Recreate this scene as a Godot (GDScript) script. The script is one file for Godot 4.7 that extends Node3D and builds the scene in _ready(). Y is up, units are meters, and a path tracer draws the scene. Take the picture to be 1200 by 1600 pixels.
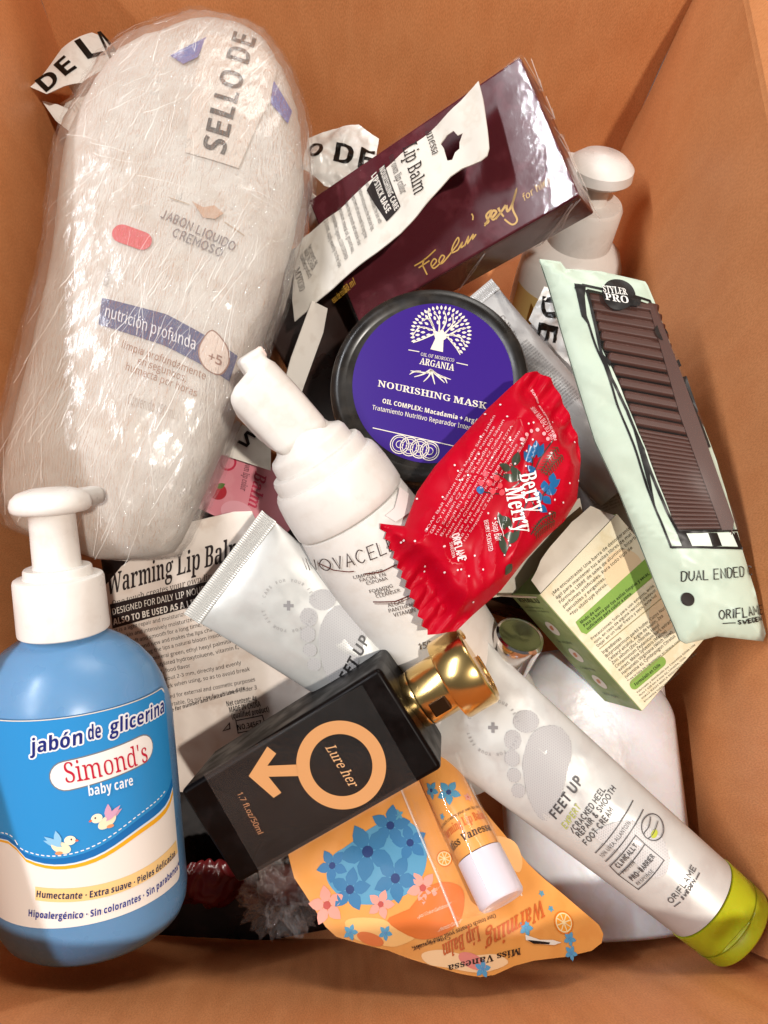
extends Node3D

func _ready() -> void:
	# camera, background, lamps, exposure
	var cam := Camera3D.new()
	cam.name = "Camera3D"
	cam.fov = 67.38
	cam.near = 0.02
	cam.far = 20.0
	cam.transform = Transform3D(Vector3(0.997750, 0.067047, 0.000000), Vector3(-0.021202, 0.315516, -0.948683), Vector3(-0.063607, 0.946549, 0.316228), Vector3(0, 0.48, 0))
	add_child(cam)
	var env := Environment.new()
	env.background_mode = Environment.BG_COLOR
	env.background_color = Color(0.9, 0.9, 0.9)
	env.background_energy_multiplier = 0.11
	env.tonemap_mode = Environment.TONE_MAPPER_LINEAR
	env.tonemap_exposure = 1.33
	env.sdfgi_enabled = true
	env.ssao_enabled = true
	env.ssil_enabled = true
	var we := WorldEnvironment.new()
	we.environment = env
	add_child(we)
	var key := SpotLight3D.new()          # the ceiling lamp behind the photographer
	key.name = "ceiling_lamp"
	key.light_color = Color(1.0, 0.97, 0.93)
	key.light_energy = 2.75
	key.light_size = 0.03
	key.spot_range = 6.0
	key.spot_angle = 28.0
	key.spot_attenuation = 2.0
	key.shadow_enabled = true
	add_child(key)
	key.look_at_from_position(Vector3(0.38, 2.0, 0.46), Vector3(0.0, 0.1, -0.15))
	area("tube_lamp_light", Vector3(-1.0, 1.5, -0.2), Vector2(1.1, 0.05), 2.0, Color(0.97, 0.98, 1.0))
	area("far_window_light", Vector3(0.25, 1.15, -1.25), Vector2(0.7, 0.5), 0.8, Color(1.0, 0.98, 0.95))

	wild.seed = 11
	wild.frequency = 1.0
	wild.noise_type = FastNoiseLite.TYPE_SIMPLEX_SMOOTH
	wild.fractal_octaves = 3
	soft.seed = 5
	soft.frequency = 1.0
	soft.noise_type = FastNoiseLite.TYPE_SIMPLEX_SMOOTH
	soft.fractal_octaves = 1

	cardboard_box()
	milky_bottle()
	bottom_layer()
	lip_balm_back_card()
	pump_bottle_back()
	silver_tubes()
	perfume_carton()
	leaning_card()
	wrapped_bottle()
	tapes()
	mask_jar()
	foam_bottle()
	foot_tube_upper()
	foot_tube_lower()
	deodorant_carton()
	comb_pouch()
	soap_pack()
	orange_card()
	perfume_bottle()
	baby_soap_bottle()

func area(called: String, at: Vector3, size: Vector2, energy: float, tint: Color) -> void:
	var a := AreaLight3D.new()
	a.name = called
	a.area_size = size
	a.light_color = tint
	a.light_energy = energy
	a.shadow_enabled = true
	add_child(a)
	a.look_at_from_position(at, Vector3(0.02, 0.08, -0.17))

# ---------------------------------------------------------------- the box
func cardboard_box() -> void:
	var o := thing("cardboard_box", "open brown corrugated cardboard box that holds all the toiletries", "cardboard box")
	var m := StandardMaterial3D.new()
	m.albedo_texture = noise_tex(0.004, 5, 1024, 21, false, ramp(["#d88f5a", "#dc945f", "#de9762", "#d9915c"], [0.15, 0.45, 0.6, 0.9]))
	m.detail_enabled = true
	m.detail_blend_mode = BaseMaterial3D.BLEND_MODE_MUL
	m.detail_albedo = noise_tex(0.13, 3, 1024, 5, false, ramp(["#ebe4dd", "#ffffff"], [0.25, 0.65]))
	m.detail_uv_layer = BaseMaterial3D.DETAIL_UV_1
	m.roughness = 0.5
	m.metallic_specular = 0.45
	m.uv1_triplanar = true
	m.uv1_scale = Vector3(9, 3, 9)
	m.heightmap_enabled = true
	m.heightmap_texture = noise_tex(0.3, 2, 512, 8)
	m.heightmap_scale = 0.008
	var xl := -0.167
	var xr := 0.19
	var zb := -0.40
	var zf := 0.078
	var hi := 0.222
	var t := 0.005
	part("base_panel", Geo.new().rbox(Vector3((xl + xr) / 2, -t / 2 - 0.0005, (zb + zf) / 2), Vector3(xr - xl + 2 * t, t, zf - zb + 2 * t + 0.04), 0.001), m, o)
	# each wall bulges and creases a little
	var back := func(u, v): return Vector3(lerpf(xl, xr, u), v * hi, zb - 0.004 * sin(PI * u) * v + wild.get_noise_2d(u * 2.0, v * 2.0) * 0.002)
	part("side_panel", wall(back, Vector3(0, 0, 1), t), m, o)
	var front := func(u, v): return Vector3(lerpf(xl - t, xr + t, u), v * (hi + 0.03), zf + 0.012 * sin(PI * u) + 0.003 * v + wild.get_noise_2d(u * 7.0 + 9.0, v * 0.7) * 0.004 * v)
	part("side_panel", wall(front, Vector3(0, 0, -1), t), m, o)
	var left := func(u, v): return Vector3(xl - 0.003 * sin(PI * u) * v, v * hi, lerpf(zb, zf, u))
	part("side_panel", wall(left, Vector3(1, 0, 0), t), m, o)
	var right := func(u, v): return Vector3(xr + 0.004 * sin(PI * u) * v + wild.get_noise_2d(u * 2.0 + 30.0, v * 2.0) * 0.002, v * hi, lerpf(zb, zf, u))
	part("side_panel", wall(right, Vector3(-1, 0, 0), t), m, o)
	# the flaps folded outward from the rims
	var fr := func(u, v): return Vector3(xr + 0.001 + v * 0.05 + v * v * 0.03, hi + 0.001 + v * 0.14 - v * v * 0.02, lerpf(zb + 0.004, zf - 0.002, u))
	part("flap", wall(fr, Vector3(0, 1, 0), t * 0.8), m, o)
	var fl := func(u, v): return Vector3(xl - 0.001 - v * 0.15, hi + 0.001 - v * v * 0.05, lerpf(zb + 0.004, zf - 0.002, u))
	part("flap", wall(fl, Vector3(0, 1, 0), t * 0.8), m, o)
	var fb := func(u, v): return Vector3(lerpf(xl + 0.003, xr - 0.003, u), hi + 0.001 - v * v * 0.03, zb - 0.006 - v * 0.15)
	part("flap", wall(fb, Vector3(0, 1, 0), t * 0.8), m, o)

func wall(f: Callable, inside: Vector3, t: float) -> Geo:
	var g := Geo.new()
	# the flutes of the board show faintly through its liner
	g.grid(func(u, v): return f.call(u, v) + inside * 0.000035 * sin(u * 330.0), 330, 16, inside)
	g.grid(func(u, v): return f.call(u, v) - inside * t, 40, 24, -inside)
	g.grid(func(u, v): return f.call(u, 1.0) - inside * t * v, 40, 1, Vector3(inside.y, 1.0 - absf(inside.y), 0.0001))
	for e in [0.0, 1.0]:
		g.grid(func(u, v): return f.call(e, u) - inside * t * v, 24, 1, f.call(e, 0.5) - f.call(1.0 - e, 0.5))
	return g

# ---------------------------------------------------------------- blue soap bottle
func baby_soap_bottle() -> void:
	var o := thing("soap_pump_bottle", "blue baby soap pump bottle with white pump and bird label", "bottle", Transform3D(Vector3(0.99715, 0.04503, -0.06046), Vector3(-0.07425, 0.44747, -0.89121), Vector3(-0.01308, 0.89316, 0.44954), Vector3(-0.10114, 0.09469, 0.06413)))
	var rx := 0.0405
	var sz := 0.84
	var body := Geo.new()
	body.lathe(PackedVector2Array([Vector2(0, 0.001), Vector2(0.03, 0), Vector2(0.034, 0.001), Vector2(0.0375, 0.004), Vector2(0.0396, 0.009), Vector2(rx, 0.015), Vector2(rx, 0.06), Vector2(rx, 0.092), Vector2(0.0398, 0.1), Vector2(0.0378, 0.108), Vector2(0.0345, 0.1155), Vector2(0.03, 0.1215), Vector2(0.025, 0.126), Vector2(0.0205, 0.1288), Vector2(0.0175, 0.1305), Vector2(0.0155, 0.133), Vector2(0.0155, 0.14)]), 96, 1.0, sz)
	var blue := worn("#6492bd", 0.28, "#5b88b1", 0.25, 9.0, 31)
	blue.subsurf_scatter_enabled = true
	blue.subsurf_scatter_strength = 0.15
	part("body", body, blue, o)
	var white := worn("#f1ede6", 0.32, "#d8cfc4", 0.3, 12.0, 32)
	var cap := Geo.new()
	cap.lathe(path2([0.015, 0.1325, 0.0174, 0.1325, 0.018, 0.133, 0.0181, 0.134, 0.0177, 0.1545, 0.0173, 0.1556, 0.0166, 0.156, 0.0138, 0.1562, 0.0135, 0.157, 0.0133, 0.1592, 0.0128, 0.1598, 0.0, 0.16]), 72)
	part("collar", cap, white, o)
	var stem := Geo.new()
	stem.lathe(path2([0.0098, 0.159, 0.0094, 0.161, 0.009, 0.182, 0.0094, 0.1835]), 40)
	part("pump_stem", stem, white, o)
	var head := Geo.new()
	head.lathe(path2([0.0, 0.1815, 0.009, 0.1817, 0.0142, 0.1826, 0.0154, 0.1838, 0.0157, 0.1858, 0.0149, 0.1884, 0.0126, 0.1906, 0.008, 0.192, 0.0, 0.1925]), 56)
	# the spout runs from the head to the back right
	head.rbox(Vector3(0.0, 0.1862, -0.016), Vector3(0.0115, 0.008, 0.022), 0.0038, func(p): return Vector3(p.x * (1.0 + (p.z + 0.01) * 12.0), p.y - maxf(0.0, -p.z - 0.028) * 0.25, p.z).rotated(Vector3.UP, -0.5))
	part("pump_head", head, white, o)
	# the label lies round the body
	var arc := func(p: Vector2): return Vector3(rx * sin(p.x / rx), p.y, rx * sz * cos(p.x / rx))
	var ink := Ink.new(arc, 0.004)
	var w := 0.0565
	var lim: Array = [Vector2(0.00191, 0.02244), Vector2(0.01392, 0.10836)]
	var low: float = lim[0].y
	var high: float = lim[1].y
	var rise := Ink.smooth(PackedVector2Array([Vector2(-w - 0.01, 0.045), Vector2(-0.02226, 0.05742), Vector2(-0.01172, 0.05088), Vector2(0.00082, 0.04737), Vector2(0.01517, 0.04804), Vector2(0.03262, 0.05317), Vector2(0.05075, 0.0565), Vector2(w + 0.004, 0.066)]), 8)
	var outline := PackedVector2Array()
	for c in [[-w + 0.004, low + 0.0035, 180], [w - 0.004, low + 0.0035, 270], [w - 0.003, high - 0.0035, 0], [-w + 0.003, high - 0.0035, 90]]:
		for k in 5:
			var a := deg_to_rad(c[2] + k * 22.5)
			outline.append(Vector2(c[0], c[1]) + Vector2(cos(a), sin(a)) * 0.0035)
	ink.lift = 0.0002
	ink.poly(outline, "efeae2", "label_sheet")
	# the blue field over a swoosh that rises to the right
	var wave := func(x: float) -> float:
		for k in rise.size() - 1:
			if rise[k].x <= x and x < rise[k + 1].x:
				return lerpf(rise[k].y, rise[k + 1].y, (x - rise[k].x) / (rise[k + 1].x - rise[k].x))
		return rise[-1].y
	for lay in [[0.0, "eeb02a", 0.0003], [0.0016, "d9ecf8", 0.0004], [0.0024, "1a6fb6", 0.0005], [0.0052, "2f8fd0", 0.0006]]:
		var p := PackedVector2Array()
		for k in 31:
			var x := lerpf(-w + 0.0005, w - 0.0005, k / 30.0)
			p.append(Vector2(x, wave.call(x) + lay[0] * (0.35 + 0.65 * absf(x + 0.036) / 0.08) * 1.4))
		p.append(Vector2(w - 0.0005, high - 0.003)); p.append(Vector2(w - 0.003, high - 0.0003)); p.append(Vector2(-w + 0.003, high - 0.0003)); p.append(Vector2(-w + 0.0005, high - 0.003))
		ink.lift = lay[2]
		ink.poly(p, lay[1], "label_field")
	# dashes of white along the swoosh
	ink.lift = 0.0007
	for k in 44:
		var x := lerpf(-0.042, 0.05, k / 44.0)
		var y: float = wave.call(x) + 0.0092 * (0.35 + 0.65 * absf(x + 0.036) / 0.08)
		ink.poly(Ink.capsule(Vector2(x, y), Vector2(x + 0.0009, wave.call(x + 0.0009) + y - wave.call(x)), 0.00022), "f4f8fb")
	# title: navy letters with a white edge, each line bent with the label
	var rows := [["jabón", [Vector2(-0.00423, 0.0955), Vector2(0.01516, 0.09732), Vector2(-0.0039, 0.10265)]], ["de", [Vector2(0.01712, 0.0982), Vector2(0.02191, 0.0981), Vector2(0.01738, 0.10331)]], ["glicerina", [Vector2(0.02493, 0.09835), Vector2(0.05385, 0.09815), Vector2(0.02457, 0.10497)]]]
	for r in rows:
		var a: Vector2 = r[1][0]
		var b: Vector2 = r[1][1]
		var c: Vector2 = a + Vector2(0, 0.0058)
		for k in 12:
			var d := Vector2(0.0007, 0).rotated(TAU * k / 12)
			ink.lift = 0.0007
			ink.text(r[0], a + d, b + d, c + d, "f4f6fa", "Droid Sans Bold", 0.12)
		ink.lift = 0.0009
		ink.text(r[0], a, b, c, "1d2b78", "Droid Sans Bold", 0.12)
	var pill: Array = [Vector2(0.00798, 0.08539), Vector2(0.038, 0.08778)]
	var pa: Vector2 = pill[0]
	var pb: Vector2 = pill[1]
	ink.lift = 0.0007
	ink.poly(Ink.capsule(pa, pb, 0.0062), "7a7f86", "emblem")
	ink.lift = 0.0008
	ink.poly(Ink.capsule(pa, pb, 0.0057), "f5f2ee", "emblem")
	ink.lift = 0.001
	var sa: Array = [Vector2(0.0077, 0.08257), Vector2(0.0404, 0.08225)]
	ink.text("Simond's", sa[0], sa[1], sa[0] + Vector2(-0.0004, 0.0084), "c4203c", "Droid Serif")
	var ba: Array = [Vector2(0.01521, 0.07588), Vector2(0.03258, 0.07512)]
	ink.text("baby care", ba[0], ba[1], ba[0] + Vector2(-0.0003, 0.0042), "eef5fb", "Droid Sans Bold", 0.1)
	# two little birds
	var birds: Array = [Vector2(0.02066, 0.06484), Vector2(0.00334, 0.05784)]
	bird(ink, birds[0], -1.0, "d9a7c4", 0.3)
	bird(ink, birds[1], 1.0, "8fc7ea", 0.2)
	ink.lift = 0.0004
	var band: Array = [Vector2(-0.00894, 0.03752), Vector2(0.05501, 0.03751), Vector2(-0.00856, 0.03618), Vector2(0.05375, 0.03463), Vector2(-0.01301, 0.02759), Vector2(0.05659, 0.02768)]
	var b0: Vector2 = band[0]
	var b1: Vector2 = band[1]
	var bend := PackedVector2Array()
	for k in 13:
		bend.append(b0.lerp(b1, k / 12.0) - Vector2(0, 0.0022 * sin(PI * k / 12.0)))
	ink.stroke(bend, 0.0058, "f3cf8e", "label_band")
	ink.lift = 0.0006
	var t0: Vector2 = band[2]
	var t1: Vector2 = band[3]
	curved(ink, ["Humectante · ", "Extra suave · ", "Pieles delicadas"], t0, t1, 0.0022, 0.0028, "2a2f55")
	t0 = band[4]
	t1 = band[5]
	curved(ink, ["Hipoalergénico · ", "Sin colorantes · ", "Sin parabenos*"], t0, t1, 0.0022, 0.0029, "2c3a8c")
	printed(ink, o, 0.35)

func curved(ink: Ink, words: Array, a: Vector2, b: Vector2, sag: float, h: float, col: String) -> void:
	var total := 0.0
	for s in words:
		total += Ink.letters(s, "Droid Sans Bold", 0.1).w + 0.5
	var at := 0.0
	for s in words:
		var wd: float = Ink.letters(s, "Droid Sans Bold", 0.1).w
		var u0 := at / total
		var u1 := (at + wd) / total
		var p := a.lerp(b, u0) - Vector2(0, sag * sin(PI * u0))
		var q := a.lerp(b, u1) - Vector2(0, sag * sin(PI * u1))
		ink.text(s, p, q, p + (q - p).orthogonal().normalized() * h * (1.0 if (q - p).orthogonal().y > 0.0 else -1.0), col, "Droid Sans Bold", 0.1)
		at += wd + 0.5

func bird(ink: Ink, c: Vector2, way: float, wing: String, turn: float) -> void:
	var at := func(x: float, y: float) -> Vector2: return c + Vector2(x * way, y).rotated(turn * way * -0.3) * 0.001
	ink.lift = 0.0008
	ink.poly(Ink.leafy(at.call(1.5, -1.5), at.call(-6.5, 1.8), 0.0012), wing, "emblem")
	ink.lift = 0.0009
	ink.poly(Ink.oval(at.call(0, -1.2), 0.0038, 0.0023, -0.5 * way), "f6e9c8", "emblem")
	ink.lift = 0.001
	ink.poly(Ink.oval(at.call(3.4, 1.6), 0.0021, 0.0019), "f8efd4", "emblem")
	ink.poly(Ink.leafy(at.call(5.1, 1.5), at.call(6.5, 1.1), 0.0005), "e2694e", "emblem")
	ink.poly(Ink.oval(at.call(-0.8, -3.4), 0.0014, 0.0007), "ec9a6a", "emblem")
	ink.lift = 0.0011
	ink.poly(Ink.leafy(at.call(-0.5, -0.5), at.call(-1.6, 6.0), 0.0014), wing, "emblem")
	ink.poly(Ink.leafy(at.call(0.4, -0.8), at.call(-6.0, 3.6), 0.0012), wing, "emblem")
	ink.poly(Ink.oval(at.call(3.9, 2.0), 0.0003, 0.0004), "40333a", "emblem")

# ---------------------------------------------------------------- soap bottle in stretch film
func wrapped_bottle() -> void:
	var o := thing("wrapped_soap_bottle", "large cream soap bottle wrapped in clear stretch film with a blue band", "bottle", Transform3D(Vector3(0.98837, -0.03499, 0.14798), Vector3(0.15189, 0.18075, -0.97173), Vector3(0.00725, 0.98291, 0.18396), Vector3(-0.10263, 0.11154, -0.09411)))
	var ends: Array = [Vector2(0, 0), Vector2(0, 0.29481)]
	var long: float = ends[1].y
	# half widths and their middles along the length
	var half := Curve.new()
	var mid := Curve.new()
	half.max_value = 1.0
	mid.min_value = -1.0
	half.bake_resolution = 200
	mid.bake_resolution = 200
	var lft := PackedVector2Array([Vector2(-0.01114, -0.00567), Vector2(-0.02984, -0.0045), Vector2(-0.04798, 0.00115), Vector2(-0.06122, 0.0146), Vector2(-0.06718, 0.02948), Vector2(-0.06678, 0.04893), Vector2(-0.06672, 0.09196), Vector2(-0.06734, 0.12247), Vector2(-0.06831, 0.1466), Vector2(-0.07156, 0.16962), Vector2(-0.07555, 0.2049), Vector2(-0.07172, 0.22341), Vector2(-0.06823, 0.24099), Vector2(-0.06007, 0.26404), Vector2(-0.03897, 0.27885), Vector2(-0.02089, 0.29507)])
	var rgt := PackedVector2Array([Vector2(0.0145, -0.00255), Vector2(0.025, 0.00239), Vector2(0.03062, 0.01798), Vector2(0.03636, 0.04484), Vector2(0.04192, 0.07726), Vector2(0.04795, 0.1106), Vector2(0.05188, 0.14264), Vector2(0.05496, 0.18071), Vector2(0.05493, 0.21106), Vector2(0.04698, 0.24376), Vector2(0.03713, 0.26561), Vector2(0.0228, 0.2848), Vector2(0.00935, 0.29696), Vector2(-0.00302, 0.2996)])
	for k in 33:
		var t := k / 32.0
		var a := across(lft, t * long)
		var b := across(rgt, t * long)
		half.add_point(Vector2(t, (b - a) * 0.5))
		mid.add_point(Vector2(t, (a + b) * 0.5))
	var thick := func(t: float) -> float: return 0.03 * pow(clampf(minf(t * 5.0 + 0.2, (1.0 - t) * 3.2 + 0.25), 0.0, 1.0), 0.6)
	# the front, as a height over the flat
	var shell := func(u: float, v: float, grow: float, rough: float) -> Vector3:
		var t := clampf(v, 0.0, 1.0)
		var a := TAU * u
		var e := 0.72
		var endk := pow(clampf(minf(v * 40.0, (1.0 - v) * 40.0), 0.0, 1.0), 0.5)
		var cx := signf(sin(a)) * pow(absf(sin(a)), e)
		var cz := signf(cos(a)) * pow(absf(cos(a)), e)
		var p := Vector3(mid.sample_baked(t) + cx * (half.sample_baked(t) + grow) * endk, t * long, cz * (thick.call(t) + grow) * endk)
		if rough > 0.0:
			var n := wild.get_noise_3d(p.x * 26.0, p.y * 17.0, p.z * 26.0) + 0.55 * (1.0 - absf(wild.get_noise_3d(p.x * 60.0 + 7.0, p.y * 26.0 - p.x * 30.0, p.z * 60.0)) * 3.0)
			p += Vector3(cx, 0.3 * signf(v - 0.5) * (1.0 - endk), cz) * n * rough
		return p
	var cream := worn("#d3ccc4", 0.4, "#c2b4a8", 0.6, 5.0, 41)
	var core := Geo.new()
	core.grid(func(u, v): return shell.call(u, v, -0.004, 0.0006), 72, 60, Vector3(mid.sample_baked(0.5), long * 0.5, 0), true, true)
	part("bottle_body", core, cream, o)
	# printing on the bottle
	var face := func(p: Vector2) -> Vector3:
		var t := clampf(p.y / long, 0.001, 0.999)
		var x := clampf((p.x - mid.sample_baked(t)) / (half.sample_baked(t) - 0.004), -0.985, 0.985)
		var s := asin(pow(absf(x), 1.0 / 0.72))
		return Vector3(p.x, p.y, (thick.call(t) - 0.004) * pow(cos(s), 0.72))
	var ink := Ink.new(face, 0.006)
	ink.lift = 0.0012
	ink.poly(PackedVector2Array([Vector2(-0.02785, 0.1203), Vector2(0.0029, 0.11799), Vector2(0.0373, 0.10732), Vector2(0.03558, 0.09423), Vector2(0.00449, 0.10289), Vector2(-0.02649, 0.10707)]), "26356f", "label_band")
	ink.poly(PackedVector2Array([Vector2(-0.02437, 0.2538), Vector2(-0.00984, 0.27086), Vector2(-0.01078, 0.25618), Vector2(-0.01654, 0.24985)]), "5a60a4", "corner_print")
	ink.poly(PackedVector2Array([Vector2(0.0275, 0.25477), Vector2(0.039, 0.24159), Vector2(0.03877, 0.23231), Vector2(0.02909, 0.23939)]), "5b61a5", "corner_print")
	ink.poly(Ink.capsule(Vector2(-0.02557, 0.15349), Vector2(-0.01537, 0.15161), 0.0046), "d2414f", "emblem")
	ink.lift = 0.0016
	ink.text("nutrición profunda", Vector2(-0.0244, 0.11132), Vector2(0.01884, 0.10375), Vector2(-0.02474, 0.11704), "e8e6ee")
	ink.thin("JABÓN LÍQUIDO".replace("Ó", "O").replace("Í", "I"), Vector2(-0.00921, 0.16488), Vector2(0.0269, 0.15628), Vector2(-0.00852, 0.16905), 0.0007, "776e70")
	ink.thin("CREMOSO", Vector2(-0.00197, 0.15669), Vector2(0.02191, 0.1516), Vector2(-0.00128, 0.16084), 0.0007, "776e70")
	ink.lines(["limpia profundamente", "en segundos,", "humecta por horas"], Vector2(-0.01369, 0.09778), Vector2(0.02561, 0.09106), Vector2(-0.01354, 0.1013), Vector2(-0.01283, 0.08814), "96664c", "Droid Sans", 0.0, 0.5)
	ink.text("Contenido 750 mL", Vector2(-0.00552, 0.07199), Vector2(0.01649, 0.06927), Vector2(-0.00568, 0.07695), "a89a90")
	ink.text("SEPTONA", Vector2(-0.02617, 0.13493), Vector2(-0.02603, 0.12584), Vector2(-0.02863, 0.13509), "8a8280")
	ink.stroke(PackedVector2Array([Vector2(-0.00675, 0.17549), Vector2(0.00285, 0.17413)]), 0.0005, "b09a80")
	ink.stroke(PackedVector2Array([Vector2(0.02031, 0.16933), Vector2(0.03044, 0.16537)]), 0.0005, "b09a80")
	ink.poly(PackedVector2Array([Vector2(0.00336, 0.17626), Vector2(0.00939, 0.17414), Vector2(0.01422, 0.1765), Vector2(0.01919, 0.17348), Vector2(0.01586, 0.16976), Vector2(0.01042, 0.16896)]), "c29f86", "emblem")
	ink.text("+5", Vector2(0.02524, 0.10052), Vector2(0.03122, 0.09944), Vector2(0.02521, 0.1053), "8a5a4a", "Droid Sans Bold")
	var drop := Ink.smooth(PackedVector2Array([Vector2(0.02477, 0.11518), Vector2(0.03193, 0.10982), Vector2(0.03402, 0.10221), Vector2(0.03107, 0.09559), Vector2(0.02481, 0.09661), Vector2(0.02096, 0.10224), Vector2(0.02119, 0.10869), Vector2(0.02477, 0.11518)]), 5)
	ink.lift = 0.0014
	ink.poly(drop, "e3cfc2", "emblem")
	ink.lift = 0.0015
	ink.stroke(drop, 0.0006, "8a5a4a", "emblem")
	# the seal of printed tape beneath the film
	ink.lift = 0.0012
	ink.poly(PackedVector2Array([Vector2(-0.01074, 0.27211), Vector2(0.01545, 0.27742), Vector2(0.02707, 0.26406), Vector2(0.02847, 0.23925), Vector2(0.02155, 0.19854), Vector2(-0.00465, 0.20051), Vector2(-0.00919, 0.24508)]), "d9cdc2", "tape_strip")
	ink.lift = 0.0016
	ink.text("SELLO DE", Vector2(0.01433, 0.20321), Vector2(0.01407, 0.27783), Vector2(0.00279, 0.20418), "2a2426", "Droid Sans Bold")
	printed(ink, o, 0.5)
	# the film, close over it, and its folds
	var c := Vector3(mid.sample_baked(0.5), long * 0.5, 0)
	var f1 := Geo.new()
	f1.grid(func(u, v): return shell.call(u, v, 0.0, 0.0012), 170, 170, c, true, true)
	var haze := StandardMaterial3D.new()
	haze.transparency = BaseMaterial3D.TRANSPARENCY_ALPHA
	haze.albedo_color = Color(0.97, 0.93, 0.88, 0.1)
	haze.roughness = 0.22
	haze.uv1_triplanar = true
	haze.uv1_scale = Vector3(16, 7, 16)
	haze.heightmap_enabled = true
	haze.heightmap_texture = noise_tex(0.02, 4, 512, 77, false, null, FastNoiseLite.TYPE_SIMPLEX_SMOOTH, true)
	haze.heightmap_scale = 0.02
	part("film_layer", f1, haze, o)
	var f2 := Geo.new()
	f2.grid(func(u, v): return shell.call(u, v, 0.0014, 0.0022), 170, 170, c, true, true)
	part("film_layer", f2, film(0.02, 0.05, 0.6, Vector3(40, 8, 40), 52), o)
	var rng := RandomNumberGenerator.new()
	rng.seed = 404
	var outer := func(p: Vector2) -> Vector3:
		var t := clampf(p.y / long, 0.001, 0.999)
		var x := clampf((p.x - mid.sample_baked(t)) / (half.sample_baked(t) + 0.003), -0.985, 0.985)
		var s := asin(pow(absf(x), 1.0 / 0.72))
		return Vector3(p.x, p.y, (thick.call(t) + 0.0026) * pow(cos(s), 0.72))
	var folds := Ink.new(outer, 0.0)
	for k in 190:
		var t := rng.randf_range(0.04, 0.94)
		var side := rng.randf_range(-0.8, 0.8)
		var a := Vector2(mid.sample_baked(t) + half.sample_baked(t) * side, t * long)
		var dir := Vector2(0.3, 1.0) if rng.randf() < 0.6 else Vector2(-0.12, 1.0)
		if t > 0.5 and side < -0.1 and rng.randf() < 0.6:
			dir = Vector2(0.8, 0.75)
		if absf(t - 0.64) < 0.03:
			dir = Vector2(1.0, -0.15)
		dir = dir.rotated(rng.randf_range(-0.13, 0.13)).normalized()
		var l := rng.randf_range(0.004, 0.034) * (1.3 if t < 0.5 else 0.8)
		var bow := rng.randf_range(-0.05, 0.05)
		var p := PackedVector2Array()
		for j in 8:
			var q := a + dir * l * (j / 7.0 - 0.5) + dir.orthogonal() * (sin(j * 1.9 + k) * 0.0002 + bow * l * pow(j / 3.5 - 1.0, 2.0))
			var lim := half.sample_baked(clampf(q.y / long, 0.0, 1.0)) * 0.88
			q.x = clampf(q.x - mid.sample_baked(clampf(q.y / long, 0.0, 1.0)), -lim, lim) + mid.sample_baked(clampf(q.y / long, 0.0, 1.0))
			p.append(q)
		folds.lift = rng.randf_range(0.0, 0.0004)
		folds.stroke(p, rng.randf_range(0.0001, 0.0003), "ffffff", "fold", 0.00005)
	var fold_film := StandardMaterial3D.new()
	fold_film.transparency = BaseMaterial3D.TRANSPARENCY_ALPHA
	fold_film.albedo_color = Color(1, 0.99, 0.97, 0.6)
	fold_film.roughness = 0.3
	for k in folds.sheets:
		part("film_folds", folds.sheets[k], fold_film, o).set_meta("kind", "stuff")

# where an outline that rises in y passes a height
func across(line: PackedVector2Array, y: float) -> float:
	for k in line.size() - 1:
		if (line[k].y - y) * (line[k + 1].y - y) <= 0.0 and line[k].y != line[k + 1].y:
			return lerpf(line[k].x, line[k + 1].x, (y - line[k].y) / (line[k + 1].y - line[k].y))
	return line[0].x if absf(y - line[0].y) < absf(y - line[-1].y) else line[-1].x

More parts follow.
